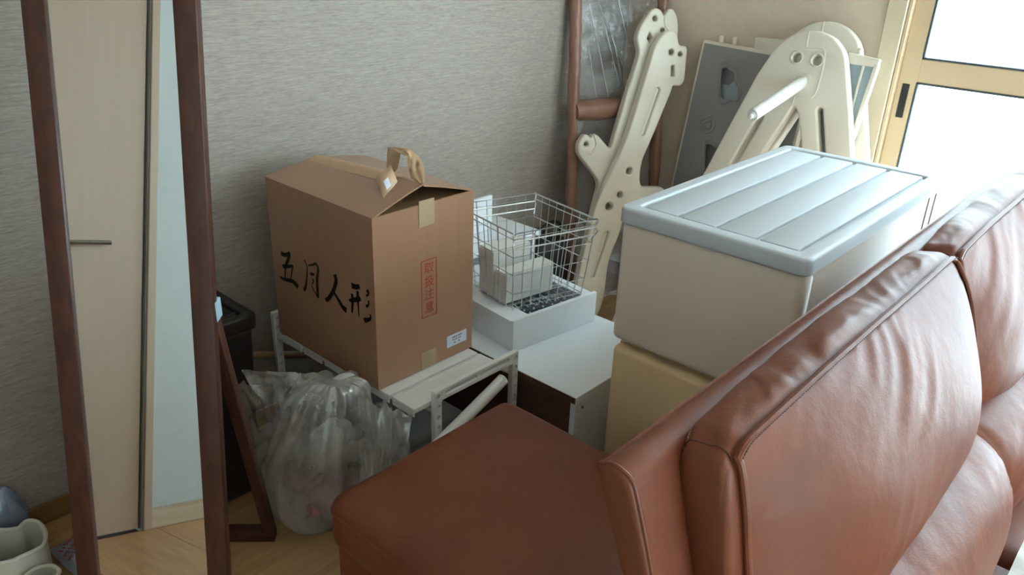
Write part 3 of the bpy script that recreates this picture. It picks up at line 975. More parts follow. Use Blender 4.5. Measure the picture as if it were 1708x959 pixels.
obj('print', b, M['grey_ink'], lb, False)

# ------------------------------------------------------------------ things under and beside the rack
gb = thing('low_box', (1.29, 1.50, 0), 'pale grey lidded plastic box on the floor under the white rack', 'box')
obj('body', bx((1.19, 1.41, 0), (1.39, 1.80, .17), .008, 2), M['grey_box'], gb)
obj('lid', bx((1.183, 1.403, .168), (1.397, 1.807, .20), .006, 2), M['grey_box'], gb)
st = obj('wooden_stick', tube(NB(), [(.965, 1.955, .335), (1.09, 1.952, .29), (1.30, 1.95, .21), (1.50, 1.95, .013)], .012, 12), M['stick'])
tag(st, 'pale round wooden stick poking out behind the plastic bag near the wall', 'stick')

# ------------------------------------------------------------------ milky plastic bag
RT = V(.663, -.749, 0)
FW = V(.749, .663, 0)
def bag_body():
    # z, centre offset along RT, half width, half depth
    lv = [(.0, -.03, .085, .07), (.02, -.035, .120, .092), (.06, -.055, .135, .10), (.12, -.062, .148, .105), (.18, -.062, .150, .105), (.24, -.05, .140, .10),
          (.30, -.032, .122, .095), (.36, -.012, .108, .085), (.41, -.002, .100, .07), (.44, .006, .082, .05), (.458, .01, .045, .03)]
    c0 = V(1.004, 1.493, 0)
    b = NB()
    rings = []
    N = 120
    zs = catmull([(a[0], a[1], 0) for a in lv], 6, False)
    ws = catmull([(a[2], a[3], 0) for a in lv], 6, False)
    for i, (z_, w_) in enumerate(zip(zs, ws)):
        z = z_.x
        r_ = []
        for k in range(N):
            t = 2 * math.pi * k / N
            # folds gather towards the neck
            up = max(0, min(1, z / .45))
            f = noise.noise(V(math.cos(t) * (1.5 + 2.2 * up), math.sin(t) * (1.5 + 2.2 * up), z * (4 - 2.6 * up))) * .030
            f += noise.noise(V(math.cos(t + z * 2) * 9, math.sin(t + z * 2) * 6, z * 5 + 4)) * .005
            f += (1 - abs(noise.noise(V(math.cos(t) * 4 + 7, math.sin(t) * 4, z * 3.0))) * 2) * .006
            p = c0 + RT * (z_.y + (w_.x + f) * math.cos(t)) + FW * ((w_.y + f) * math.sin(t) - .034 * up)
            p.z = max(0.001, z + noise.noise(V(p.x * 14, p.y * 14, 2.2)) * .012 * up)
            r_.append(b.verts.new(p))
        rings.append(r_)
    for A, B in zip(rings, rings[1:]):
        for k in range(N): b.faces.new((A[k], A[(k + 1) % N], B[(k + 1) % N], B[k]))
    b.faces.new(rings[0][::-1])
    b.faces.new(rings[-1])
    return fixn(b)
bg = thing('plastic_bag', (.93, 1.47, 0), 'full milky translucent plastic bag tied up in front of the trash can and rack', 'bag')
obj('bag_body', bag_body(), M['bag'], bg, True, 80)
def flapsheet(corners, nu, nv, jit, seed, fr=(3, 9)):
    a, b_, c, d = [Vector(p) for p in corners]     # a-b top edge, d-c bottom edge
    rows = []
    for i in range(nu + 1):
        s = i / nu
        r_ = []
        for j in range(nv + 1):
            t = j / nv
            p = (a * (1 - t) + b_ * t) * (1 - s) + (d * (1 - t) + c * t) * s
            f = noise.noise(V(s * fr[0] + seed, t * fr[1], seed * 1.7)) * jit + noise.noise(V(s * fr[0] * 2.7, t * fr[1] * 2.3 + seed, 0)) * jit * .4
            p = p - FW * f + V(0, 0, noise.noise(V(t * 6, seed, s)) * jit * .7)
            r_.append(p)
        rows.append(r_)
    return sheet(NB(), rows)
o = obj('handle_flap', flapsheet([(.975, 1.335, .452), (1.018, 1.268, .458), (.985, 1.255, .19), (.955, 1.30, .16)], 26, 22, .028, 2.0, (3, 5)), M['bag'], bg, True, 80)
o = obj('handle_flap', flapsheet([(.99, 1.36, .455), (1.062, 1.252, .405), (1.035, 1.262, .20), (.97, 1.35, .20)], 26, 22, .020, 5.0, (4, 5)), M['bag'], bg, True, 80)
o = obj('bag_mouth', flapsheet([(.865, 1.69, .44), (1.03, 1.43, .462), (.955, 1.44, .40), (.865, 1.60, .38)], 24, 40, .020, 9.0, (1.5, 5)), M['bag'], bg, True, 80)
o = obj('bag_mouth', flapsheet([(.845, 1.70, .40), (.90, 1.60, .44), (.90, 1.56, .30), (.87, 1.68, .20)], 24, 24, .016, 14.0, (2, 4)), M['bag'], bg, True, 80)
def lump(c, r, seed, amp=.25):
    b = NB()
    bmesh.ops.create_icosphere(b, subdivisions=4, radius=1)
    for v in b.verts:
        n = v.co.normalized()
        f = 1 + noise.noise(n * 2.2 + V(seed, 0, 0)) * amp + noise.noise(n * 6 + V(0, seed, 0)) * amp * .3
        v.co = Vector((c[0] + n.x * r[0] * f, c[1] + n.y * r[1] * f, max(.004, c[2] + n.z * r[2] * f)))
    return b
tag(obj('cloth_bundle', lump((.985, 1.496, .088), (.098, .064, .060), 3, .10), M['pink']), 'pink cloth bundle at the bottom inside the milky plastic bag', 'cloth')
tag(obj('cloth_bundle', lump((.985, 1.480, .25), (.070, .048, .075), 6, .12), M['linen']), 'white cloth bundle upper inside the milky plastic bag', 'cloth')

# ------------------------------------------------------------------ white cabinet carcass
CX0, CX1, CY0, CY1, CZ = 1.482, 1.93, 1.067, 1.62, .36
cab = thing('white_cabinet', (1.70, 1.35, 0), 'low white laminate cabinet with bare brown end board, under the white drawer', 'cabinet')
t_ = obj('top_board', bx((CX0, CY0, CZ - .022), (CX1, CY1, CZ), .0015, 1), M['white_board'], cab)
obj('edge_band', bx((CX0 - .0012, CY0 + .002, CZ - .021), (CX0 + .0005, CY1, CZ - .002)), M['chip'], t_, False)
f_ = obj('front_board', bx((CX0 + .002, CY0 + .002, 0), (CX1, CY0 + .02, CZ - .0225), .001, 1), M['white_board'], cab)
obj('screw', tube(NB(), [(CX0 + .033, CY0 + .003, CZ - .043), (CX0 + .033, CY0 - .0005, CZ - .043)], .004, 12), M['steel'], f_)
obj('end_board', bx((CX0 + .003, CY0 + .02, 0), (CX0 + .018, CY1, CZ - .0225), .001, 1), M['brown_board'], cab)
obj('end_board', bx((CX1 - .018, CY0 + .02, 0), (CX1 - .002, CY1, CZ - .0225), .001, 1), M['white_board'], cab)

# ------------------------------------------------------------------ white drawer lying on the cabinet
DA = math.radians(-7)
DM = Matrix.Translation((1.549, 1.367, .3605)) @ Matrix.Rotation(DA, 4, 'Z')
dw = thing('drawer_tray', (1.71, 1.47, .3605), 'shallow white drawer box resting on the low cabinet, holding the wire basket', 'drawer')
obj('front_panel', bx((-.004, -.012, 0), (.345, .0, .103), .002, 2, DM), M['white_board'], dw)
b = bx((0, .0, 0), (.012, .40, .092), .001, 1, DM)
obj('side_panel', b, M['white_board'], dw)
obj('side_panel', bx((.329, .0, 0), (.341, .40, .092), .001, 1, DM), M['white_board'], dw)
obj('back_panel', bx((.012, .388, 0), (.329, .40, .092), .001, 1, DM), M['white_board'], dw)
obj('bottom_panel', bx((.012, 0, .004), (.329, .388, .010), 0, 1, DM), M['white_board'], dw)
b = plate([[(0, 0), (.341, 0), (.341, .40), (0, .40)], rnd([(.072, .012), (.300, .012), (.300, .16), (.072, .16)], .006)], DM @ V(0, 0, .096), DM.to_3x3() @ V(1, 0, 0), DM.to_3x3() @ V(0, 1, 0), .006, .001)
obj('top_rim', b, M['white_board'], dw)
rl = thing('dotted_roll', DM @ V(.15, .075, .01), 'dark shiny roll with white dots lying in the white drawer under the basket', 'roll')
b = NB()
ra, rb = DM @ V(.088, .098, .0495), DM @ V(.275, .060, .0495)
tube(b, [ra, ra.lerp(rb, .02), ra.lerp(rb, .5), ra.lerp(rb, .98), rb], .034, 24, radii=[.026, .033, .034, .033, .026])
obj('body', b, M['roll'], rl)
b = NB()
ax = (rb - ra).normalized()
for i in range(11):
    for k in range(10):
        q = 2 * math.pi * (k + .5 * (i % 2)) / 10
        n1 = ax.orthogonal().normalized()
        n2 = ax.cross(n1)
        p = ra.lerp(rb, .06 + .088 * i) + (n1 * math.cos(q) + n2 * math.sin(q)) * .0335
        bmesh.ops.create_icosphere(b, subdivisions=1, radius=.0042, matrix=Matrix.Translation(p))
o = obj('dots', b, M['dots'], rl)
o['kind'] = 'stuff'

# ------------------------------------------------------------------ wire basket
A_, B_, C_, D_ = V(1.571, 1.392, .717), V(1.850, 1.309, .717), V(1.905, 1.60, .717), V(1.63, 1.69, .717)
cen = (A_ + B_ + C_ + D_) / 4
zb = .464
def bot(p):
    q = cen + (p - cen) * .86
    return V(q.x, q.y, zb)
a_, b_, c_, d_ = [bot(p) for p in (A_, B_, C_, D_)]
bk = thing('wire_basket', (cen.x, cen.y, zb), 'open chrome wire basket holding white cartons, on the white drawer', 'basket')
def lvl(p, t): return bot(p).lerp(p, t)
o = obj('rim', tube(NB(), [A_, B_, C_, D_], .0028, 8, True), M['chrome'], bk)
b = NB()
for t in (.90, .80):
    tube(b, [lvl(p, t) for p in (A_, B_)], .0024, 6)
    tube(b, [lvl(p, t) for p in (D_, C_)], .0024, 6)
for t in (.93, .70, .47, .22, .03):
    tube(b, [lvl(p, t) for p in (A_, B_, C_, D_)], .0016, 6, True)
obj('hoops', b, M['chrome'], bk)
def verts_wires(P, Q, n):
    b = NB()
    for k in range(n + 1):
        p = P.lerp(Q, k / n)
        tube(b, [p, bot(p)], .0014, 6)
    return b
for P, Q, n in ((A_, B_, 8), (B_, C_, 8), (C_, D_, 8), (D_, A_, 8)):
    obj('side_wires', verts_wires(P, Q, n), M['chrome'], bk)
b = NB()
for k in range(1, 9):
    tube(b, [a_.lerp(b_, k / 9), d_.lerp(c_, k / 9)], .0014, 6)
for k in range(1, 6):
    tube(b, [a_.lerp(d_, k / 6) - V(0, 0, .0026), b_.lerp(c_, k / 6) - V(0, 0, .0026)], .0016, 6)
obj('bottom_wires', b, M['chrome'], bk)
for P in (A_, B_, C_, D_):
    q = (P - cen).normalized()
    obj('corner_clip', tube(NB(), catmull([P + V(0, 0, .004), P + q * .006 + V(0, 0, -.006), lvl(P, .9) - q * .002, lvl(P, .86) + q * .010, lvl(P, .78) + q * .001, lvl(P, .74) - q * .004], 4, False), .0022, 6), M['chrome'], bk)

def carton(name, p0, p1, ang, label, lid=True):
    p0, p1 = V(*p0), V(*p1)
    c = (p0 + p1) / 2
    r = thing(name, (c.x, c.y, p0.z), label, 'carton')
    m_ = rotbox(c, ang)
    obj('body', bx(p0, (p1.x, p1.y, p1.z - .004), .002, 1, m_), M['white_plastic'], r)
    obj('lid', bx((p0.x + .001, p0.y + .001, p1.z - .0035), (p1.x - .001, p1.y - .001, p1.z), .001, 1, m_), M['white_plastic'], r)
carton('white_carton', (1.624, 1.503, .468), (1.772, 1.572, .615), math.radians(-9), 'taller plain white carton standing at the back inside the wire basket')
carton('white_carton', (1.612, 1.432, .467), (1.800, 1.490, .562), math.radians(-9), 'lower plain white carton standing at the front inside the wire basket')

# ------------------------------------------------------------------ small white chest behind the basket
ch = thing('small_chest', (1.92, 1.86, 0), 'small white chest against the grey wall, seen through the wire basket', 'chest')
obj('top_board', bx((1.70, 1.752, .475), (2.13, 1.98, .492), .002, 1), M['white_board'], ch)
obj('side_board', bx((2.098, 1.765, 0), (2.115, 1.975, .474), .001, 1), M['white_board'], ch)
obj('side_board', bx((1.715, 1.765, 0), (1.732, 1.975, .474), .001, 1), M['white_board'], ch)
obj('shelf', bx((1.733, 1.768, .34), (2.097, 1.97, .355), .001, 1), M['white_board'], ch)
obj('shelf', bx((1.733, 1.768, .03), (2.097, 1.97, .045), .001, 1), M['white_board'], ch)
obj('back_board', bx((1.733, 1.966, .0455), (2.097, 1.974, .339)), M['white_board'], ch)
ub = thing('white_plank', (1.87, 1.91, .493), 'white upright board standing on the small chest behind the basket', 'board')
obj('board', bx((1.72, 1.885, .493), (2.005, 1.90, .622), .002, 1), M['white_board'], ub)
obj('foot_strip', bx((1.74, 1.902, .493), (1.985, 1.93, .507), .002, 1), M['white_board'], ub)
b = rbox((2.17, 1.80, .002), (2.385, 1.99, .40), .05, (16, 14, 20))
for v in b.verts:
    v.co += v.normal * 0
    f = noise.noise(v.co * 9) * .022 + noise.noise(v.co * 24) * .006
    v.co.x += f
    v.co.y += f * .5 - max(0, v.co.z - .25) * .1
nb = thing('nylon_bag', (2.32, 1.895, 0), 'dark crumpled nylon bag in the corner shadow behind the wire basket', 'bag')
obj('bag_body', b, M['dark_cloth'], nb, True, 80)
obj('strap', tube(NB(), catmull([(2.24, 1.86, .385), (2.26, 1.86, .43), (2.32, 1.865, .445), (2.38, 1.87, .43), (2.40, 1.87, .385)], 5, False), .008, 8), M['dark_cloth'], nb)

# ------------------------------------------------------------------ paper-wrapped frame across the corner
wf = thing('wrapped_ladder', (2.68, 1.80, 0), 'ladder-like frame wrapped in brown paper and clear film, leaning in the corner', 'frame')
LT, LB = V(2.555, 1.990, 1.26), V(2.490, 1.870, 0)
RTp, RB = V(2.936, 1.838, 1.26), V(2.880, 1.722, 0)
LTt, RTt = LB + (LT - LB) * 1.064, RB + (RTp - RB) * 1.064
def wrapped(p, q, r, seed, n=110, seg=18):
    pts = [p.lerp(q, i / n) for i in range(n + 1)]
    b = NB()
    tube(b, pts, r, seg)
    ax = (q - p).normalized()
    L = (q - p).length
    for v in b.verts:
        d = v.co - p
        s = d.dot(ax)
        rad = d - ax * s
        if rad.length < 1e-6: continue
        a = math.atan2(rad.dot(ax.orthogonal()), rad.dot(ax.cross(ax.orthogonal())))
        f = noise.noise(V(math.cos(a) * .9, math.sin(a) * .9, s * 7 + seed)) * .006
        f += (abs(noise.noise(V(math.cos(a) * 1.6 + 3, math.sin(a) * 1.6, (s + .03 * math.sin(a)) * 34 + seed))) - .2) * -.006
        v.co += rad.normalized() * f
    return b
obj('post', wrapped(LB + V(0, 0, .002), LTt, .0235, 1), M['wrap'], wf, True, 70)
obj('post', wrapped(RB + V(0, 0, .002), RTt, .0235, 8), M['wrap'], wf, True, 70)
for z, s in ((.845, 3), (1.325, 7)):
    k = z / 1.26
    obj('crossbar', wrapped((LB + (LT - LB) * k), (RB + (RTp - RB) * k), .040 if z < 1 else .03, s, 50), M['wrap'], wf, True, 70)
rows = []
for i in range(41):
    s = .02 + .96 * i / 40
    l_, r_ = LB.lerp(LTt, s), RB.lerp(RTt, s)
    rr_ = []
    for j in range(25):
        t = .05 + .90 * j / 24
        p = l_.lerp(r_, t)
        # stretched film: long diagonal tension creases
        f = (abs(noise.noise(V((s * 1.6 + t * .55) * 10, (s - t) * .8, 1.0)))) * .012
        p += V(.43, .90, 0) * (.002 + f)
        rr_.append(p)
    rows.append(rr_)
obj('clear_film', sheet(NB(), rows), M['film'], wf, True, 80)
b = NB()
for (s0, t0), (s1, t1) in (((.80, .10), (.56, .62)), ((.86, .30), (.60, .66)), ((.74, .14), (.52, .40)), ((.70, .30), (.53, .55)), ((.66, .42), (.52, .60)), ((.64, .15), (.52, .26))):
    pts = []
    for i in range(9):
        s, t = s0 + (s1 - s0) * i / 8, t0 + (t1 - t0) * i / 8
        s *= 1.278
        pts.append(LB.lerp(LTt, s).lerp(RB.lerp(RTt, s), t) + V(-.43, -.90, 0) * .001)
    tube(b, pts, .0012, 5)
obj('film_creases', b, M['crease'], wf)

# ------------------------------------------------------------------ play gym parts
def ring_tube(bm, loop, O, u, v, d, r, closed=True):
    return tube(bm, [uvp(O, u, v, p, d) for p in loop], r, 6, closed)
# tall leaning side, front layer
BO, BU, BV = V(2.43, 1.70, 0), V(.882, -.471, 0), V(.085, .158, .984)
out = rnd([(0.012, .012), (0.055, .10), (0.0787, .2828), (0.1343, .4001), (.150, .4700), (.335, .455), (.335, .5648), (.2249, .5716), (.2162, .5997), (.2232, .672), (.2923, .8123), (.3556, .9515), (.3602, .9706), (.3965, .9653), (.4135, .985), (.4221, 1.1023), (.4174, 1.1196), (.3834, 1.1242), (.375, 1.1669), (.3491, 1.184), (.3142, 1.1715), (.2801, 1.1338), (.2565, 1.0661), (.1994, .8952), (.1414, .7303), (.0225, .5174), (-.0277, .3493), (-.0736, .1754), (-.10, .012)],
          [.005, .04, .06, .05, .02, .02, .03, .03, .03, .05, .02, .015, .01, .012, .015, .012, .012, .01, .02, .03, .03, .04, .06, .08, .08, .06, .08, .06, .005])
loops = [out, slot((.2942, .9532), (.2294, .7865), .0085), slot((.070, .3917), (.0094, .2215), .0095), circ((.1676, .6391), .0135), circ((.128, .5462), .0125), circ((.0797, .5012), .017), circ((.3495, 1.0972), .012), circ((.3906, 1.0898), .010), rnd([(.352, 1.004), (.366, 1.004), (.366, 1.046), (.352, 1.046)], .003)]
sp_ = thing('play_gym_upright', (2.43, 1.70, 0), 'tall cream plastic play gym side with slots and holes leaning in the corner', 'play gym part', 'cream play gym parts')
o = obj('leg_panel', plate(loops, BO, BU, BV, .045, .008, 3), M['play'], sp_, True, 40)
for p, q in (((.2942, .9532), (.2294, .7865)), ((.070, .3917), (.0094, .2215))):
    obj('slot_recess', plate([slot(p, q, .0075)], uvp(BO, BU, BV, (0, 0), -.013), BU, BV, .006, .001), M['play'], sp_)
# second layer behind it
BO2 = BO - BU.cross(BV).normalized() * .052
out = rnd([(.0, .022), (.04, .30), (.17, .60), (.33, .95), (.4131, 1.1701), (.4039, 1.2347), (.3845, 1.2645), (.3641, 1.2661), (.3445, 1.2346), (.3307, 1.2601), (.3082, 1.2702), (.2833, 1.26), (.2393, 1.2008), (.22, 1.1585), (.2358, 1.107), (.2312, 1.0813), (.168, .9041), (.1108, .7237), (.0535, .7847), (.0337, .7901), (.0208, .773), (.0139, .7866), (-.0058, .7919), (-.0324, .7578), (-.0326, .7179), (-.0209, .6994), (.0286, .638), (.0537, .6045), (.0588, .5767), (.0386, .5135), (.0, .36), (-.03, .25), (-.07, .022)],
          [.005, .08, .1, .05, .03, .02, .012, .01, .012, .01, .014, .02, .02, .02, .012, .03, .06, .02, .012, .008, .006, .008, .01, .015, .015, .02, .02, .03, .03, .05, .05, .05, .005])
loops = [out, circ((.3021, 1.2287), .0105), circ((.3376, 1.1834), .0095), rnd([(.268, 1.154), (.281, 1.134), (.294, 1.156), (.281, 1.178)], .003), circ((.001, .7517), .0085)]
sp2 = thing('play_gym_upright', BO2, 'cream play gym side with notched top, tucked behind the tall slotted one', 'play gym part', 'cream play gym parts')
obj('leg_panel', plate(loops, BO2, BU, BV, .04, .008, 3), M['play'], sp2, True, 40)
obj('tab_rib', tube(NB(), [uvp(BO2, BU, BV, p, .001) for p in catmull([(.0337, .7901, 0), (.045, .755, 0), (.040, .735, 0), (.015, .712, 0)], 5, False)], .004, 8), M['play'], sp2)
obj('tab_rib', tube(NB(), [uvp(BO2, BU, BV, p, .001) for p in catmull([(.3445, 1.2346, 0), (.349, 1.20, 0), (.372, 1.178, 0), (.395, 1.165, 0)], 5, False)], .005, 8), M['play'], sp2)
# foot panel low down
LO, LU, LV = V(2.410, 1.573, 0), V(.783, -.622, 0), V(.226, .285, .932)
sp3 = thing('play_gym_skid', LO, 'cream slotted play gym panel low on the floor beside the drawer tower', 'play gym part', 'cream play gym parts')
out = rnd([(-.03, .013), (-.0192, .0314), (.0163, .1058), (.0617, .1799), (.0950, .2165), (.105, .22), (.105, .013)], [.004, .01, .03, .03, .04, .02, .004])
obj('panel', plate([out, circ((.0487, .116), .010), circ((.045, .028), .007), slot((.0256, .085), (.008, .035), .006), slot((.0863, .1886), (.066, .1514), .0055)], LO, LU, LV, .03, .006, 3), M['play'], sp3, True, 40)

# A frames
def a_frame(O, u, v, k, label, rod):
    r = thing('play_gym_stand', O, label, 'play gym part', 'cream play gym parts')
    sc = lambda pts: [(a * k, b * k) for a, b in pts]
    out = sc([(-.466, .012)] + [(-.2683, .703), (-.2085, .9122), (-.1594, 1.0801)] + [(p.x, p.y) for p in catmull([(-.1594, 1.0801, 0), (-.1229, 1.165, 0), (-.0967, 1.2060, 0), (-.053, 1.2394, 0), (-.0129, 1.2516, 0), (.0294, 1.2531, 0), (.0753, 1.2393, 0), (.1104, 1.2133, 0), (.132, 1.1861, 0), (.1535, 1.1358, 0)], 4, False)][1:] + [(.2025, 1.0026), (.2504, .8619), (.550, .012), (.40, .012), (.345, .14), (-.29, .14), (-.33, .012)])
    loops = [out, sc(rnd([(-.262, .25), (-.0588, .8216), (.0073, .9984), (.027, .9735), (.0786, .8451), (.29, .25)], [.03, .1, .012, .02, .1, .03])),
             sc(circ((-.0279, 1.1566), .0155)), sc(circ((.0449, 1.157), .0165)), sc(slot((-.1033, .937), (-.1594, .755), .0105)), sc(slot((.1006, .995), (.172, .79), .0095))]
    f = obj('frame_panel', plate(loops, O, u, v, .045, .009, 3), M['play'], r, True, 40)
    b = NB()
    ring_tube(b, [(p.x * k, p.y * k) for p in catmull([(-.0091, 1.2506, 0), (-.0045, 1.200, 0), (.0075, 1.1945, 0), (.0453, 1.1979, 0), (.0640, 1.185, 0), (.0715, 1.1317, 0), (.0719, 1.0568, 0), (.0583, 1.0293, 0)], 5, False)], O, u, v, .0, .0027, False)
    ring_tube(b, [(p.x * k, p.y * k) for p in catmull([(.030, 1.031, 0), (.0071, 1.0298, 0), (.001, 1.018, 0), (.0001, 1.0, 0)], 5, False)], O, u, v, .0, .0027, False)
    obj('joint_ridge', b, M['play'], r)
    for c, rr in (((-.0279, 1.1566), .0165), ((.0449, 1.157), .0175)):
        obj('hole_rim', tube(NB(), [uvp(O, u, v, (q[0] * k, q[1] * k), .001) for q in circ(c, rr + .004, 24)], .0035, 6, True), M['play'], r)
    if rod:
        p = uvp(O, u, v, (.013 * k, 1.085 * k), -.02)
        e = V(2.45, 1.15, .976)
        d = (e - p).normalized()
        q = obj('rung', tube(NB(), [p, p.lerp(e, .5), e - d * .004, e], .021, 20, radii=[.021, .021, .021, .0185]), M['white_plastic'], r)
        obj('rung_tip', tube(NB(), [e, e + d * .004, e + d * .006, e + d * .016, e + d * .02], .01, 16, radii=[.013, .013, .009, .009, .005]), M['white_plastic'], q)
        s = obj('rung_socket', plate([[(a + .013 * k, c + 1.085 * k) for a, c in rnd([(-.024, -.024), (.026, -.024), (.026, .026), (-.024, .026)], .02)], [(a + .013 * k, c + 1.085 * k) for a, c in circ((0, 0), .0215)]], uvp(O, u, v, (0, 0), .0015), u, v, .004, .001), M['play'], r)
    return r
t13 = math.radians(13)
a_frame((2.525, 1.15, 0), (0, -1, 0), (math.sin(t13), 0, math.cos(t13)), 1.0, 'nearest cream A-shaped play gym frame with a white rung sticking out', True)
a_frame((2.625, 1.147, 0), (0, -1, 0), (math.sin(t13), 0, math.cos(t13)), 1.020, 'farther cream A-shaped play gym frame, mostly hidden behind the nearest one', False)

# grey climbing panel
t4 = math.radians(4)
GO, GU, GV = V(2.854, 1.60, 0), V(0, -1, 0), V(math.sin(t4), 0, math.cos(t4))
gp = thing('climbing_board', GO, 'grey climbing panel with club-shaped grip holes leaning on the beige wall', 'play gym part')
pan = [(-.050, .005), (-.0659, .5469), (-.0259, 1.12), (.42, 1.098), (.40, .005)]
club = [(p.x, p.y) for p in catmull([(.0572, 1.0344, 0), (.0700, 1.052, 0), (.0850, 1.054, 0), (.1010, 1.0440, 0), (.1200, 1.041, 0), (.132, 1.024, 0), (.1372, .9952, 0), (.1600, .9700, 0), (.1633, .9381, 0), (.150, .920, 0), (.1286, .9203, 0), (.1011, .9040, 0), (.082, .909, 0), (.0700, .930, 0)], 4)]
club_in = [((a - .107) * .80 + .107, (c - .975) * .80 + .975) for a, c in club]
club2 = [(a - .012, c - .305) for a, c in club_in]
hole3 = circ((.285, .755), .040, 24, 1.1)
obj('face', plate([pan, club_in, club2, hole3], GO, GU, GV, .012, .003), M['play_grey'], gp, True, 40)
inner = [(-.030, .02), (-.0459, .5469), (-.0079, 1.10), (.40, 1.08), (.38, .02)]
obj('shell', plate([[(a - (.010 if a < 0 else -.01), c + (.012 if c > 1 else 0)) for a, c in pan], inner], uvp(GO, GU, GV, (0, 0), -.003), GU, GV, .036, .005), M['play'], gp, True, 40)
obj('backing', plate([inner], uvp(GO, GU, GV, (0, 0), -.033), GU, GV, .004, .001), M['play_grey'], gp)
for lp, sc_ in ((club, 1), ([(a - .012, c - .305) for a, c in club], 1), (circ((.285, .755), .052, 24, 1.1), 1)):
    obj('grip_rim', tube(NB(), [uvp(GO, GU, GV, q, .001) for q in lp], .0045, 8, True), M['play_grey'], gp)
obj('grip_cup', plate([[(a, c) for a, c in [(.062, .900), (.150, .900), (.150, .985), (.128, 1.012), (.122, .995), (.095, .972), (.070, .974)]]], uvp(GO, GU, GV, (0, 0), -.022), GU, GV, .01, .004), M['play_lightgrey'], gp)
obj('grip_mark', tube(NB(), [uvp(GO, GU, GV, q, .0) for q in rnd([(.0086, .8182), (.0625, .8475), (.0831, .8211), (.0720, .785), (.0400, .774), (.0180, .7883)], .012)], .0035, 8, True), M['play_grey'], gp)
obj('grip_mark', tube(NB(), [uvp(GO, GU, GV, q, .0) for q in rnd([(.028, .8132), (.060, .828), (.065, .8011), (.0484, .792), (.034, .7983)], .008)], .003, 8, True), M['play_grey'], gp)
tp = NB()
for a in (.033, .0904):
    obj('peg', tube(NB(), [uvp(GO, GU, GV, (a, 1.125), -.022), uvp(GO, GU, GV, (a, 1.152), -.022), uvp(GO, GU, GV, (a, 1.155), -.022)], .010, 12, radii=[.0095, .0095, .007]), M['play'], gp)
b = bx((-.02, -.006, 0), (.02, .006, .012), .002)
b.free()
obj('top_step', plate([rnd([(.182, 1.10), (.178, 1.163), (.33, 1.166), (.33, 1.10)], .004)], uvp(GO, GU, GV, (0, 0), -.010), GU, GV, .020, .003), M['play'], gp)
# second panel by the door
G2, U2, V2 = V(2.585, 1.0, 0), V(0, -1, 0), V(math.sin(t13), 0, math.cos(t13))
g2 = thing('climbing_board', G2, 'light grey panel with white edges standing upright between A-shaped frames and glass door', 'play gym part')
pan2 = [(-.26, .007), (-.030, 1.165), (.074, 1.175), (.066, .9327), (-.040, .007)]
obj('face', plate([pan2], G2, U2, V2, .014, .003), M['play_lightgrey'], g2)
obj('top_edge', plate([rnd([(-.030, 1.150), (-.026, 1.188), (.082, 1.178), (.080, 1.150)], .004)], uvp(G2, U2, V2, (0, 0), .006), U2, V2, .024, .004), M['play'], g2)
obj('side_edge', plate([[(.068, 1.160), (.083, 1.160), (.073, .93), (-.030, .007), (-.045, .007), (.058, .93)]], uvp(G2, U2, V2, (0, 0), .007), U2, V2, .025, .004), M['play'], g2)
obj('middle_rib', plate([[(.030, 1.155), (.038, 1.155), (.040, 1.0), (-.06, .007), (-.07, .007), (.032, 1.0)]], uvp(G2, U2, V2, (0, 0), .005), U2, V2, .016, .003), M['play'], g2)
obj('peg', tube(NB(), [uvp(G2, U2, V2, (.008, 1.175), -.006), uvp(G2, U2, V2, (.008, 1.203), -.006), uvp(G2, U2, V2, (.008, 1.206), -.006)], .010, 12, radii=[.009, .009, .0065]), M['play'], g2)

# ------------------------------------------------------------------ tower of two storage units
UX0, UX1, UY0, UY1 = 1.462, 2.345, .519, .978
def unit(z0, z1, m, label, lid, ins):
    r = thing('storage_unit', ((UX0 + UX1) / 2, (UY0 + UY1) / 2, z0), label, 'storage box')
    xa, xb, ya, yb = UX0 + ins, UX1 - ins, UY0 + ins, UY1 - ins
    zt = z1 - (.030 if lid else 0)
    b = bx((xa + .03, ya, z0), (xb, yb, zt), .010, 3)
    obj('case', b, m, r)
    f = bx((xa, ya - .001, z0 + .012), (xa + .06, yb + .001, zt - .004), .018, 4)
    obj('drawer', f, m, r)
    b = NB()
    box(b, (xb - .075, ya - .0022, z0 + .02), (xb - .062, ya + .002, zt - .01), .0015, 1)
    box(b, (xb - .016, ya - .0022, z0 + .02), (xb - .004, ya + .002, zt - .01), .0015, 1)
    obj('side_rib', b, m, r)
    if lid:
        lo = rnd([(UX0, UY0), (UX1, UY0), (UX1, UY1), (UX0, UY1)], .028, 7)
        li = rnd([(UX0 + .040, UY0 + .036), (UX1 - .038, UY0 + .036), (UX1 - .038, UY1 - .036), (UX0 + .040, UY1 - .036)], .010, 4)
        l = obj('lid', plate([lo, li], (0, 0, z1), (1, 0, 0), (0, 1, 0), .040, .007, 3), M['unit_lid'], r)
        obj('lid_floor', bx((UX0 + .038, UY0 + .034, z1 - .026), (UX1 - .036, UY1 - .034, z1 - .0095), .001, 1), M['unit_lid'], l)
        n = 4
        wy = (UY1 - UY0 - .080) / n
        for k in range(n):
            y0 = UY0 + .040 + wy * k
            obj('lid_slat', bx((UX0 + .047, y0 + .0055, z1 - .011), (UX1 - .046, y0 + wy - .0055, z1 - .002), .002, 2), M['unit_lid'], l)
    return r
unit(0.0, .572, M['unit_old'], 'yellowed cream lower storage unit at the bottom of the drawer tower', False, .012)
unit(.574, .930, M['unit'], 'white upper storage unit with a slatted lid on top of the drawer tower', True, .008)

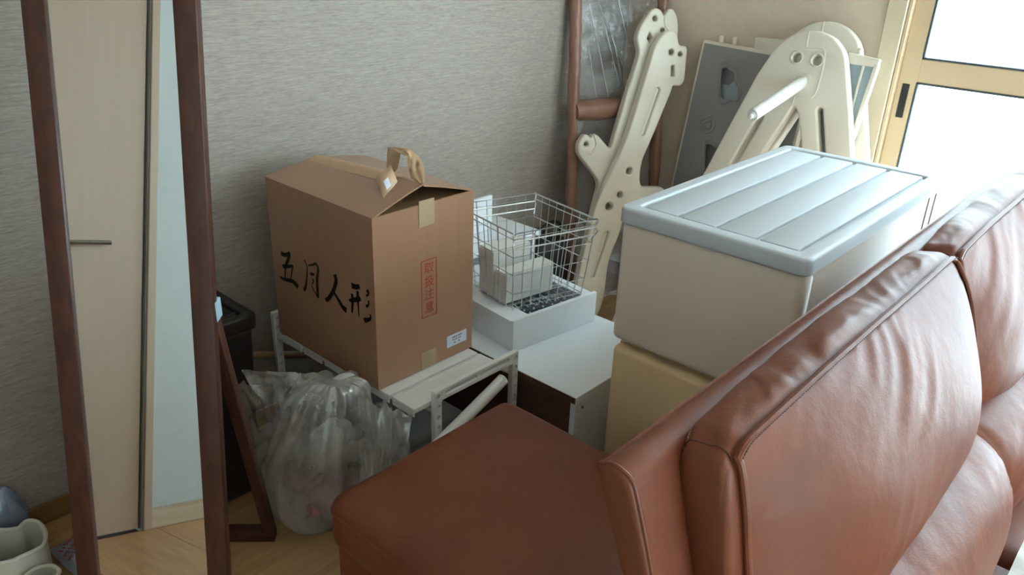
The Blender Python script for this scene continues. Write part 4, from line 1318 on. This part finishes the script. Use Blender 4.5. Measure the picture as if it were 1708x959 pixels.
# ------------------------------------------------------------------ leather ottoman
ot = thing('ottoman', (.985, .80, 0), 'square brown leather ottoman behind the sofa back', 'ottoman')
b = rbox((.712, .53, .32), (1.252, 1.116, .452), .035, (30, 30, 12), .018)
for v in b.verts:
    if v.co.z > .38: v.co.z += noise.noise(v.co * 7) * .002
obj('seat_cushion', b, M['leather'], ot, True, 80)
b = rbox((.720, .538, .07), (1.244, 1.108, .424), .03, (24, 24, 12))
obj('base', b, M['leather'], ot, True, 80)
lp = [(p[0], p[1], .420) for p in rnd([(.7125, .5305), (1.2515, .5305), (1.2515, 1.1155), (.7125, 1.1155)], .042, 8)]
obj('piping', tube(NB(), lp, .0028, 8, True), M['leather'], ot)
for x in (.77, 1.21):
    for y in (.575, 1.03):
        obj('leg', tube(NB(), [(x, y, .075), (x, y, 0)], .02, 16, radii=[.022, .017]), M['walnut'], ot)

# ------------------------------------------------------------------ leather sofa
sf = thing('leather_sofa', (1.6, .05, 0), 'brown leather sofa with plump back cushions, seen from its end', 'sofa')
FX0, FX1 = .655, 2.56
prof = [(.428, .915), (.424, .926), (.412, .932), (.398, .931), (.384, .924), (.374, .905), (.345, .82), (.31, .70), (.285, .58), (.27, .40), (.26, .09), (.30, .07), (.31, .40), (.325, .58), (.355, .72), (.388, .82)]
pp = catmull([(0, a, c) for a, c in prof], 4)
b = NB()
R0 = []
NXF = 40
for i in range(NXF + 1):
    t = i / NXF
    x = FX0 + (FX1 - FX0) * t
    R0.append([b.verts.new((x, p.y + noise.noise(V(x * 4, p.y, p.z * 3)) * .0015, p.z)) for p in pp])
n = len(pp)
for A, B in zip(R0, R0[1:]):
    for k in range(n): b.faces.new((A[k], A[(k + 1) % n], B[(k + 1) % n], B[k]))
cen2 = Vector((0, .33, .6))
prev = R0[0]
for s, dx in ((.97, -.004), (.90, -.007), (.7, -.008)):
    cur = []
    for p in pp:
        # shrink towards the profile's own centre line
        cz = p.z
        yy = sum(q.y for q in pp if abs(q.z - cz) < .05) / max(1, len([q for q in pp if abs(q.z - cz) < .05]))
        cur.append(b.verts.new((FX0 + dx, yy + (p.y - yy) * s, .5 + (p.z - .5) * (1 - (1 - s) * .05))))
    for k in range(n): b.faces.new((prev[k], cur[k], cur[(k + 1) % n], prev[(k + 1) % n]))
    prev = cur
b.faces.new(prev)
b.faces.new(R0[-1])
obj('back_frame', fixn(b), M['leather'], sf, True, 60)
obj('piping', tube(NB(), [(FX0, p.y, p.z) for p in pp], .0032, 8, True), M['leather'], sf)

def cushion(x0, x1, top, seed, mid, end, crest_i, back_i, wr=1.0, nx=150, per=9, name='back_cushion', seams=True):
    """plump cushion: one profile in the middle, a flatter one at the ends, wrinkles along its seam"""
    pm = catmull([(0, a, c) for a, c in mid], per)
    pe = catmull([(0, a, c) for a, c in end], per)
    n = len(pm)
    xm, hw = (x0 + x1) / 2, (x1 - x0) / 2
    b = NB()
    rows = []
    ic, ib = crest_i * per, back_i * per
    cent = sum((Vector(p) for p in pm), Vector()) / n
    def point(s, k):
        # s in -1..1 along the cushion
        e = abs(s)
        bul = 1 - max(0, (e - .15) / .85) ** 2.6 if s < 0 else 1 - .45 * e ** 7
        p = pe[k].lerp(pm[k], bul)
        # rounded ends pull the crest down a touch
        rnd_ = max(0, (e - .93) / .07)
        q = Vector((xm + hw * s, p.y, p.z))
        q.y += (cent.y - q.y) * .07 * rnd_ ** 2
        q.z += (cent.z - q.z) * .05 * rnd_ ** 2
        # wrinkles
        y_, z_ = q.y, q.z
        d = abs(k - ic)
        d = min(d, n - d) / per
        below = (k - ic) % n
        w = 0
        zone = max(0, noise.noise(V(q.x * 3.1, seed * 2.0, 1.5)) + .45)
        if below < n * .45:
            dist = below / per * .075
            a = (math.exp(-dist / .13) * (1 - math.exp(-dist / .015))) * .030 * wr * zone
            c = q.x * 12 + dist * 15 + noise.noise(V(q.x * 5, dist * 7, seed + 3)) * .9
            rdg = 1 - 2 * abs(noise.noise(V(c, dist * 2.0, seed)))
            w += a * (rdg - .55)
            w += .35 * a * noise.noise(V(q.x * 26 + dist * 30, dist * 5, seed + 4))
            w += .007 * wr * noise.noise(V(q.x * 4 + z_ * 6, z_ * 2.5, seed + 9)) * (1 if dist > .05 else 0.3)
        else:
            up = (ic - k) % n
            dist = up / per * .05
            c = q.x * 11 - dist * 8 + noise.noise(V(q.x * 6, dist * 9, seed + 5)) * .8
            w += .014 * wr * math.exp(-dist / .10) * (1 - math.exp(-dist / .012)) * (noise.noise(V(c, dist * 4, seed + 2)) - .3 * abs(noise.noise(V(c * 2.3, dist * 6, seed))))
        # seams draw the leather in
        if seams:
            w -= .004 * math.exp(-(d * .05 / .006) ** 2)
            d2 = abs(k - ib)
            d2 = min(d2, n - d2) / per
            w -= .004 * math.exp(-(d2 * .05 / .006) ** 2)
        nn = (q - Vector((q.x, cent.y, cent.z))).normalized()
        return q + nn * w
    ss = []
    for i in range(nx + 1):
        t = i / nx
        ss.append(-math.cos(math.pi * t) * .35 + (2 * t - 1) * .65)
    for s in ss: rows.append([b.verts.new(point(s, k)) for k in range(n)])
    for A, B in zip(rows, rows[1:]):
        for k in range(n): b.faces.new((A[k], A[(k + 1) % n], B[(k + 1) % n], B[k]))
    for side, row in ((-1, rows[0]), (1, rows[-1])):
        prev = row
        for f, dx in ((.985, .010), (.94, .017), (.85, .022), (.7, .026), (.5, .029), (.25, .031)):
            cur = []
            for k in range(n):
                c = row[k].co
                cur.append(b.verts.new((xm + hw * side + side * dx, cent.y + (c.y - cent.y) * f, cent.z + (c.z - cent.z) * f)))
            for k in range(n): b.faces.new((prev[k], cur[k], cur[(k + 1) % n], prev[(k + 1) % n]))
            prev = cur
        b.faces.new(prev)
    o = obj(name, fixn(b), M['leather'], sf, True, 80)
    if seams:
        # double welt along the front seam, running down both ends
        P1 = [point(s, ic) for s in ss]
        k0 = ic
        endL = [point(-1, k % n) for k in range(ic + 1, ic + int(n * .42))]
        endR = [point(1, k % n) for k in range(ic + 1, ic + int(n * .42))]
        path = endL[::-1] + P1 + endR
        off = V(0, -.0015, .0015)
        for dz in (-.0055, .0055):
            pts = [p + V(0, -dz * .7, dz * .6) + off for p in path]
            obj('piping', tube(NB(), pts, .0050, 8), M['leather'], o)
        tb = NB()
        for dz in (-.0125, .0125):
            pts = [p + V(0, -dz * .8, dz * .5) + off * 1.5 for p in P1]
            acc = 0
            for i in range(len(pts) - 1):
                a, c = pts[i], pts[i + 1]
                m_ = max(1, int((c - a).length / .007))
                for j in range(m_):
                    tube(tb, [a.lerp(c, j / m_), a.lerp(c, (j + .6) / m_)], .0009, 4)
        st_ = obj('stitching', tb, M['dark_seam'], o)
        st_['kind'] = 'stuff'
        for sd in (-1, 1):
            ec = [point(sd, k % n) + V(sd * .004, 0, .0015) for k in range(ib, ic + 1)]
            obj('end_seam', tube(NB(), ec, .0008, 6), M['dark_seam'], o)
            ec = [point(sd, k % n) + V(sd * .003, .001, 0) for k in range(ib - int(n * .30), ib + 1)]
            obj('end_seam', tube(NB(), ec, .0022, 6), M['leather'], o)
        P2 = [point(s, ib) + V(0, .001, .002) for s in ss]
        tb = NB()
        for i in range(len(P2) - 1):
            a, c = P2[i], P2[i + 1]
            m_ = max(1, int((c - a).length / .008))
            for j in range(m_): tube(tb, [a.lerp(c, j / m_), a.lerp(c, (j + .65) / m_)], .0013, 4)
        st_ = obj('stitching', tb, M['thread'], o)
        st_['kind'] = 'stuff'
        st_['label'] = 'pale thread stitching along the rear seam'
    return o
mid = [(.390, .945), (.352, .965), (.314, .960), (.262, .905), (.212, .82), (.178, .72), (.170, .63), (.190, .56), (.240, .515), (.310, .52), (.345, .62), (.362, .74), (.382, .87)]
end = [(.385, .932), (.352, .948), (.318, .945), (.296, .885), (.280, .81), (.262, .72), (.250, .63), (.255, .56), (.275, .52), (.310, .52), (.335, .62), (.352, .74), (.374, .86)]
endR_ = end
cushion(.765, 1.638, .95, 1.3, mid, end, 2, 0)
cushion(1.680, 2.50, .95, 7.7, mid, end, 2, 0)
midl = [(.26, .60), (.20, .615), (.13, .585), (.085, .52), (.068, .44), (.085, .36), (.14, .32), (.23, .33), (.27, .42), (.275, .52)]
endl = [(.26, .585), (.21, .60), (.155, .575), (.120, .52), (.108, .44), (.118, .37), (.16, .33), (.23, .33), (.27, .42), (.275, .52)]
cushion(.77, 1.645, .6, 4.1, midl, endl, 2, 0, .55, 90, 7, 'lumbar_cushion', False)
cushion(1.685, 2.50, .6, 11.5, midl, endl, 2, 0, .55, 90, 7, 'lumbar_cushion', False)
for x0, x1 in ((.70, 1.618), (1.628, 2.54)):
    o = obj('seat_cushion', rbox((x0, -.50, .20), (x1, .20, .365), .04, (26, 22, 10), .02), M['leather'], sf, True, 80)
obj('base', rbox((.66, -.48, .06), (2.55, .27, .22), .02, (20, 12, 8)), M['leather'], sf, True, 80)
for x in (.74, 2.47):
    for y in (-.42, .22):
        obj('leg', tube(NB(), [(x, y, .07), (x, y, 0)], .02, 16), M['walnut'], sf)
rows = []
for i in range(15):
    r_ = []
    for j in range(15):
        x, y = 1.46 + .24 * i / 14, -.14 + .19 * j / 14
        r_.append(V(x, y, .402 + noise.noise(V(x * 14, y * 14, 3)) * .012))
    rows.append(r_)
tag(obj('white_cloth', solid(sheet(NB(), rows), .006), M['linen'], None, True, 80), 'white cloth lying on the sofa seat in front of the cushions', 'cloth')

# ------------------------------------------------------------------ small things on the floor behind the mirror
hc = thing('cream_holder', (.33, 1.83, 0), 'cream plastic holder with a lobed rim on the floor left of the mirror', 'container')
rim = [(.365, 1.905), (.377, 1.894), (.384, 1.872), (.383, 1.839), (.376, 1.813), (.362, 1.789), (.344, 1.783), (.326, 1.783), (.307, 1.784), (.293, 1.783), (.270, 1.795), (.250, 1.815), (.235, 1.85), (.24, 1.90), (.265, 1.935), (.295, 1.93), (.32, 1.905), (.342, 1.893), (.352, 1.9)]
rimc = catmull([(a, c, .12) for a, c in rim], 4)
obj('rim', tube(NB(), rimc, .0052, 8, True), M['cream'], hc)
b = NB()
sheet(b, [[V(p.x, p.y, .12) for p in rimc + rimc[:1]], [V(p.x, p.y, .06) for p in rimc + rimc[:1]], [V(.315 + (p.x - .315) * .96, 1.85 + (p.y - 1.85) * .96, .001) for p in rimc + rimc[:1]]])
obj('wall', solid(b, .003), M['cream'], hc)
b = NB()
b.faces.new([b.verts.new((.315 + (p.x - .315) * .95, 1.85 + (p.y - 1.85) * .95, .006)) for p in rimc])
obj('bottom', b, M['cream'], hc)
rt_ = thing('tape_roll', (.305, 1.87, .008), 'roll of clear tape lying inside the cream lobed holder', 'tape')
obj('roll', plate([circ((.298, 1.850), .036, 36), circ((.298, 1.850), .023, 30)], (0, 0, .055), (1, 0, 0), (0, 1, 0), .046, .003), M['grey_box'], rt_)
obj('core', plate([circ((.298, 1.850), .0228, 36), circ((.298, 1.850), .020, 30)], (0, 0, .057), (1, 0, 0), (0, 1, 0), .048, .001), M['linen'], rt_)
h2 = thing('cream_holder', (.335, 1.755, 0), 'second cream holder half cut off below the lobed one, left of the mirror', 'container')
rim2 = catmull([(a, c, .08) for a, c in [(.300, 1.750), (.315, 1.766), (.331, 1.769), (.344, 1.766), (.356, 1.757), (.363, 1.748), (.365, 1.72), (.34, 1.70), (.31, 1.715)]], 4)
obj('rim', tube(NB(), rim2, .005, 8, True), M['cream'], h2)
b = NB()
sheet(b, [[V(p.x, p.y, .08) for p in rim2 + rim2[:1]], [V(p.x, p.y, .001) for p in rim2 + rim2[:1]]])
obj('wall', solid(b, .003), M['cream'], h2)
pk = thing('printed_package', (.41, 1.83, 0), 'crinkled lilac package with red printing on the floor beside the mirror frame', 'package')
rows = []
for i in range(19):
    r_ = []
    for j in range(15):
        s, t = i / 18, j / 14
        p = V(.393, 1.905, 0) * (1 - s) * (1 - t) + V(.46, 1.905, 0) * s * (1 - t) + V(.41, 1.74, 0) * (1 - s) * t + V(.45, 1.72, 0) * s * t
        p.z = .006 + .028 * math.sin(math.pi * s) * math.sin(math.pi * t) + noise.noise(V(s * 5, t * 7, 1)) * .006
        r_.append(p)
    rows.append(r_)
obj('film', solid(sheet(NB(), rows), .003), M['package'], pk, True, 80)
b = NB()
for k in range(3):
    for q in range(6):
        c = V(.405 + .008 * q + .002 * k, 1.835 - .02 * k + .006 * q, .044 - .0015 * abs(q - 3))
        pts = [c + V(.004 * math.cos(a * 1.3 + q), .006 * math.sin(a + k), .0008 * a) for a in range(5)]
        tube(b, pts, .0011, 4)
obj('red_print', b, M['red_ink'], pk)
bb = lump((.335, 1.984, .095), (.050, .034, .10), 9, .25)
tag(obj('blue_bag', bb, M['bluebag'], None, True, 80), 'crumpled bluish plastic bag on the floor at the wall left of the mirror', 'bag')
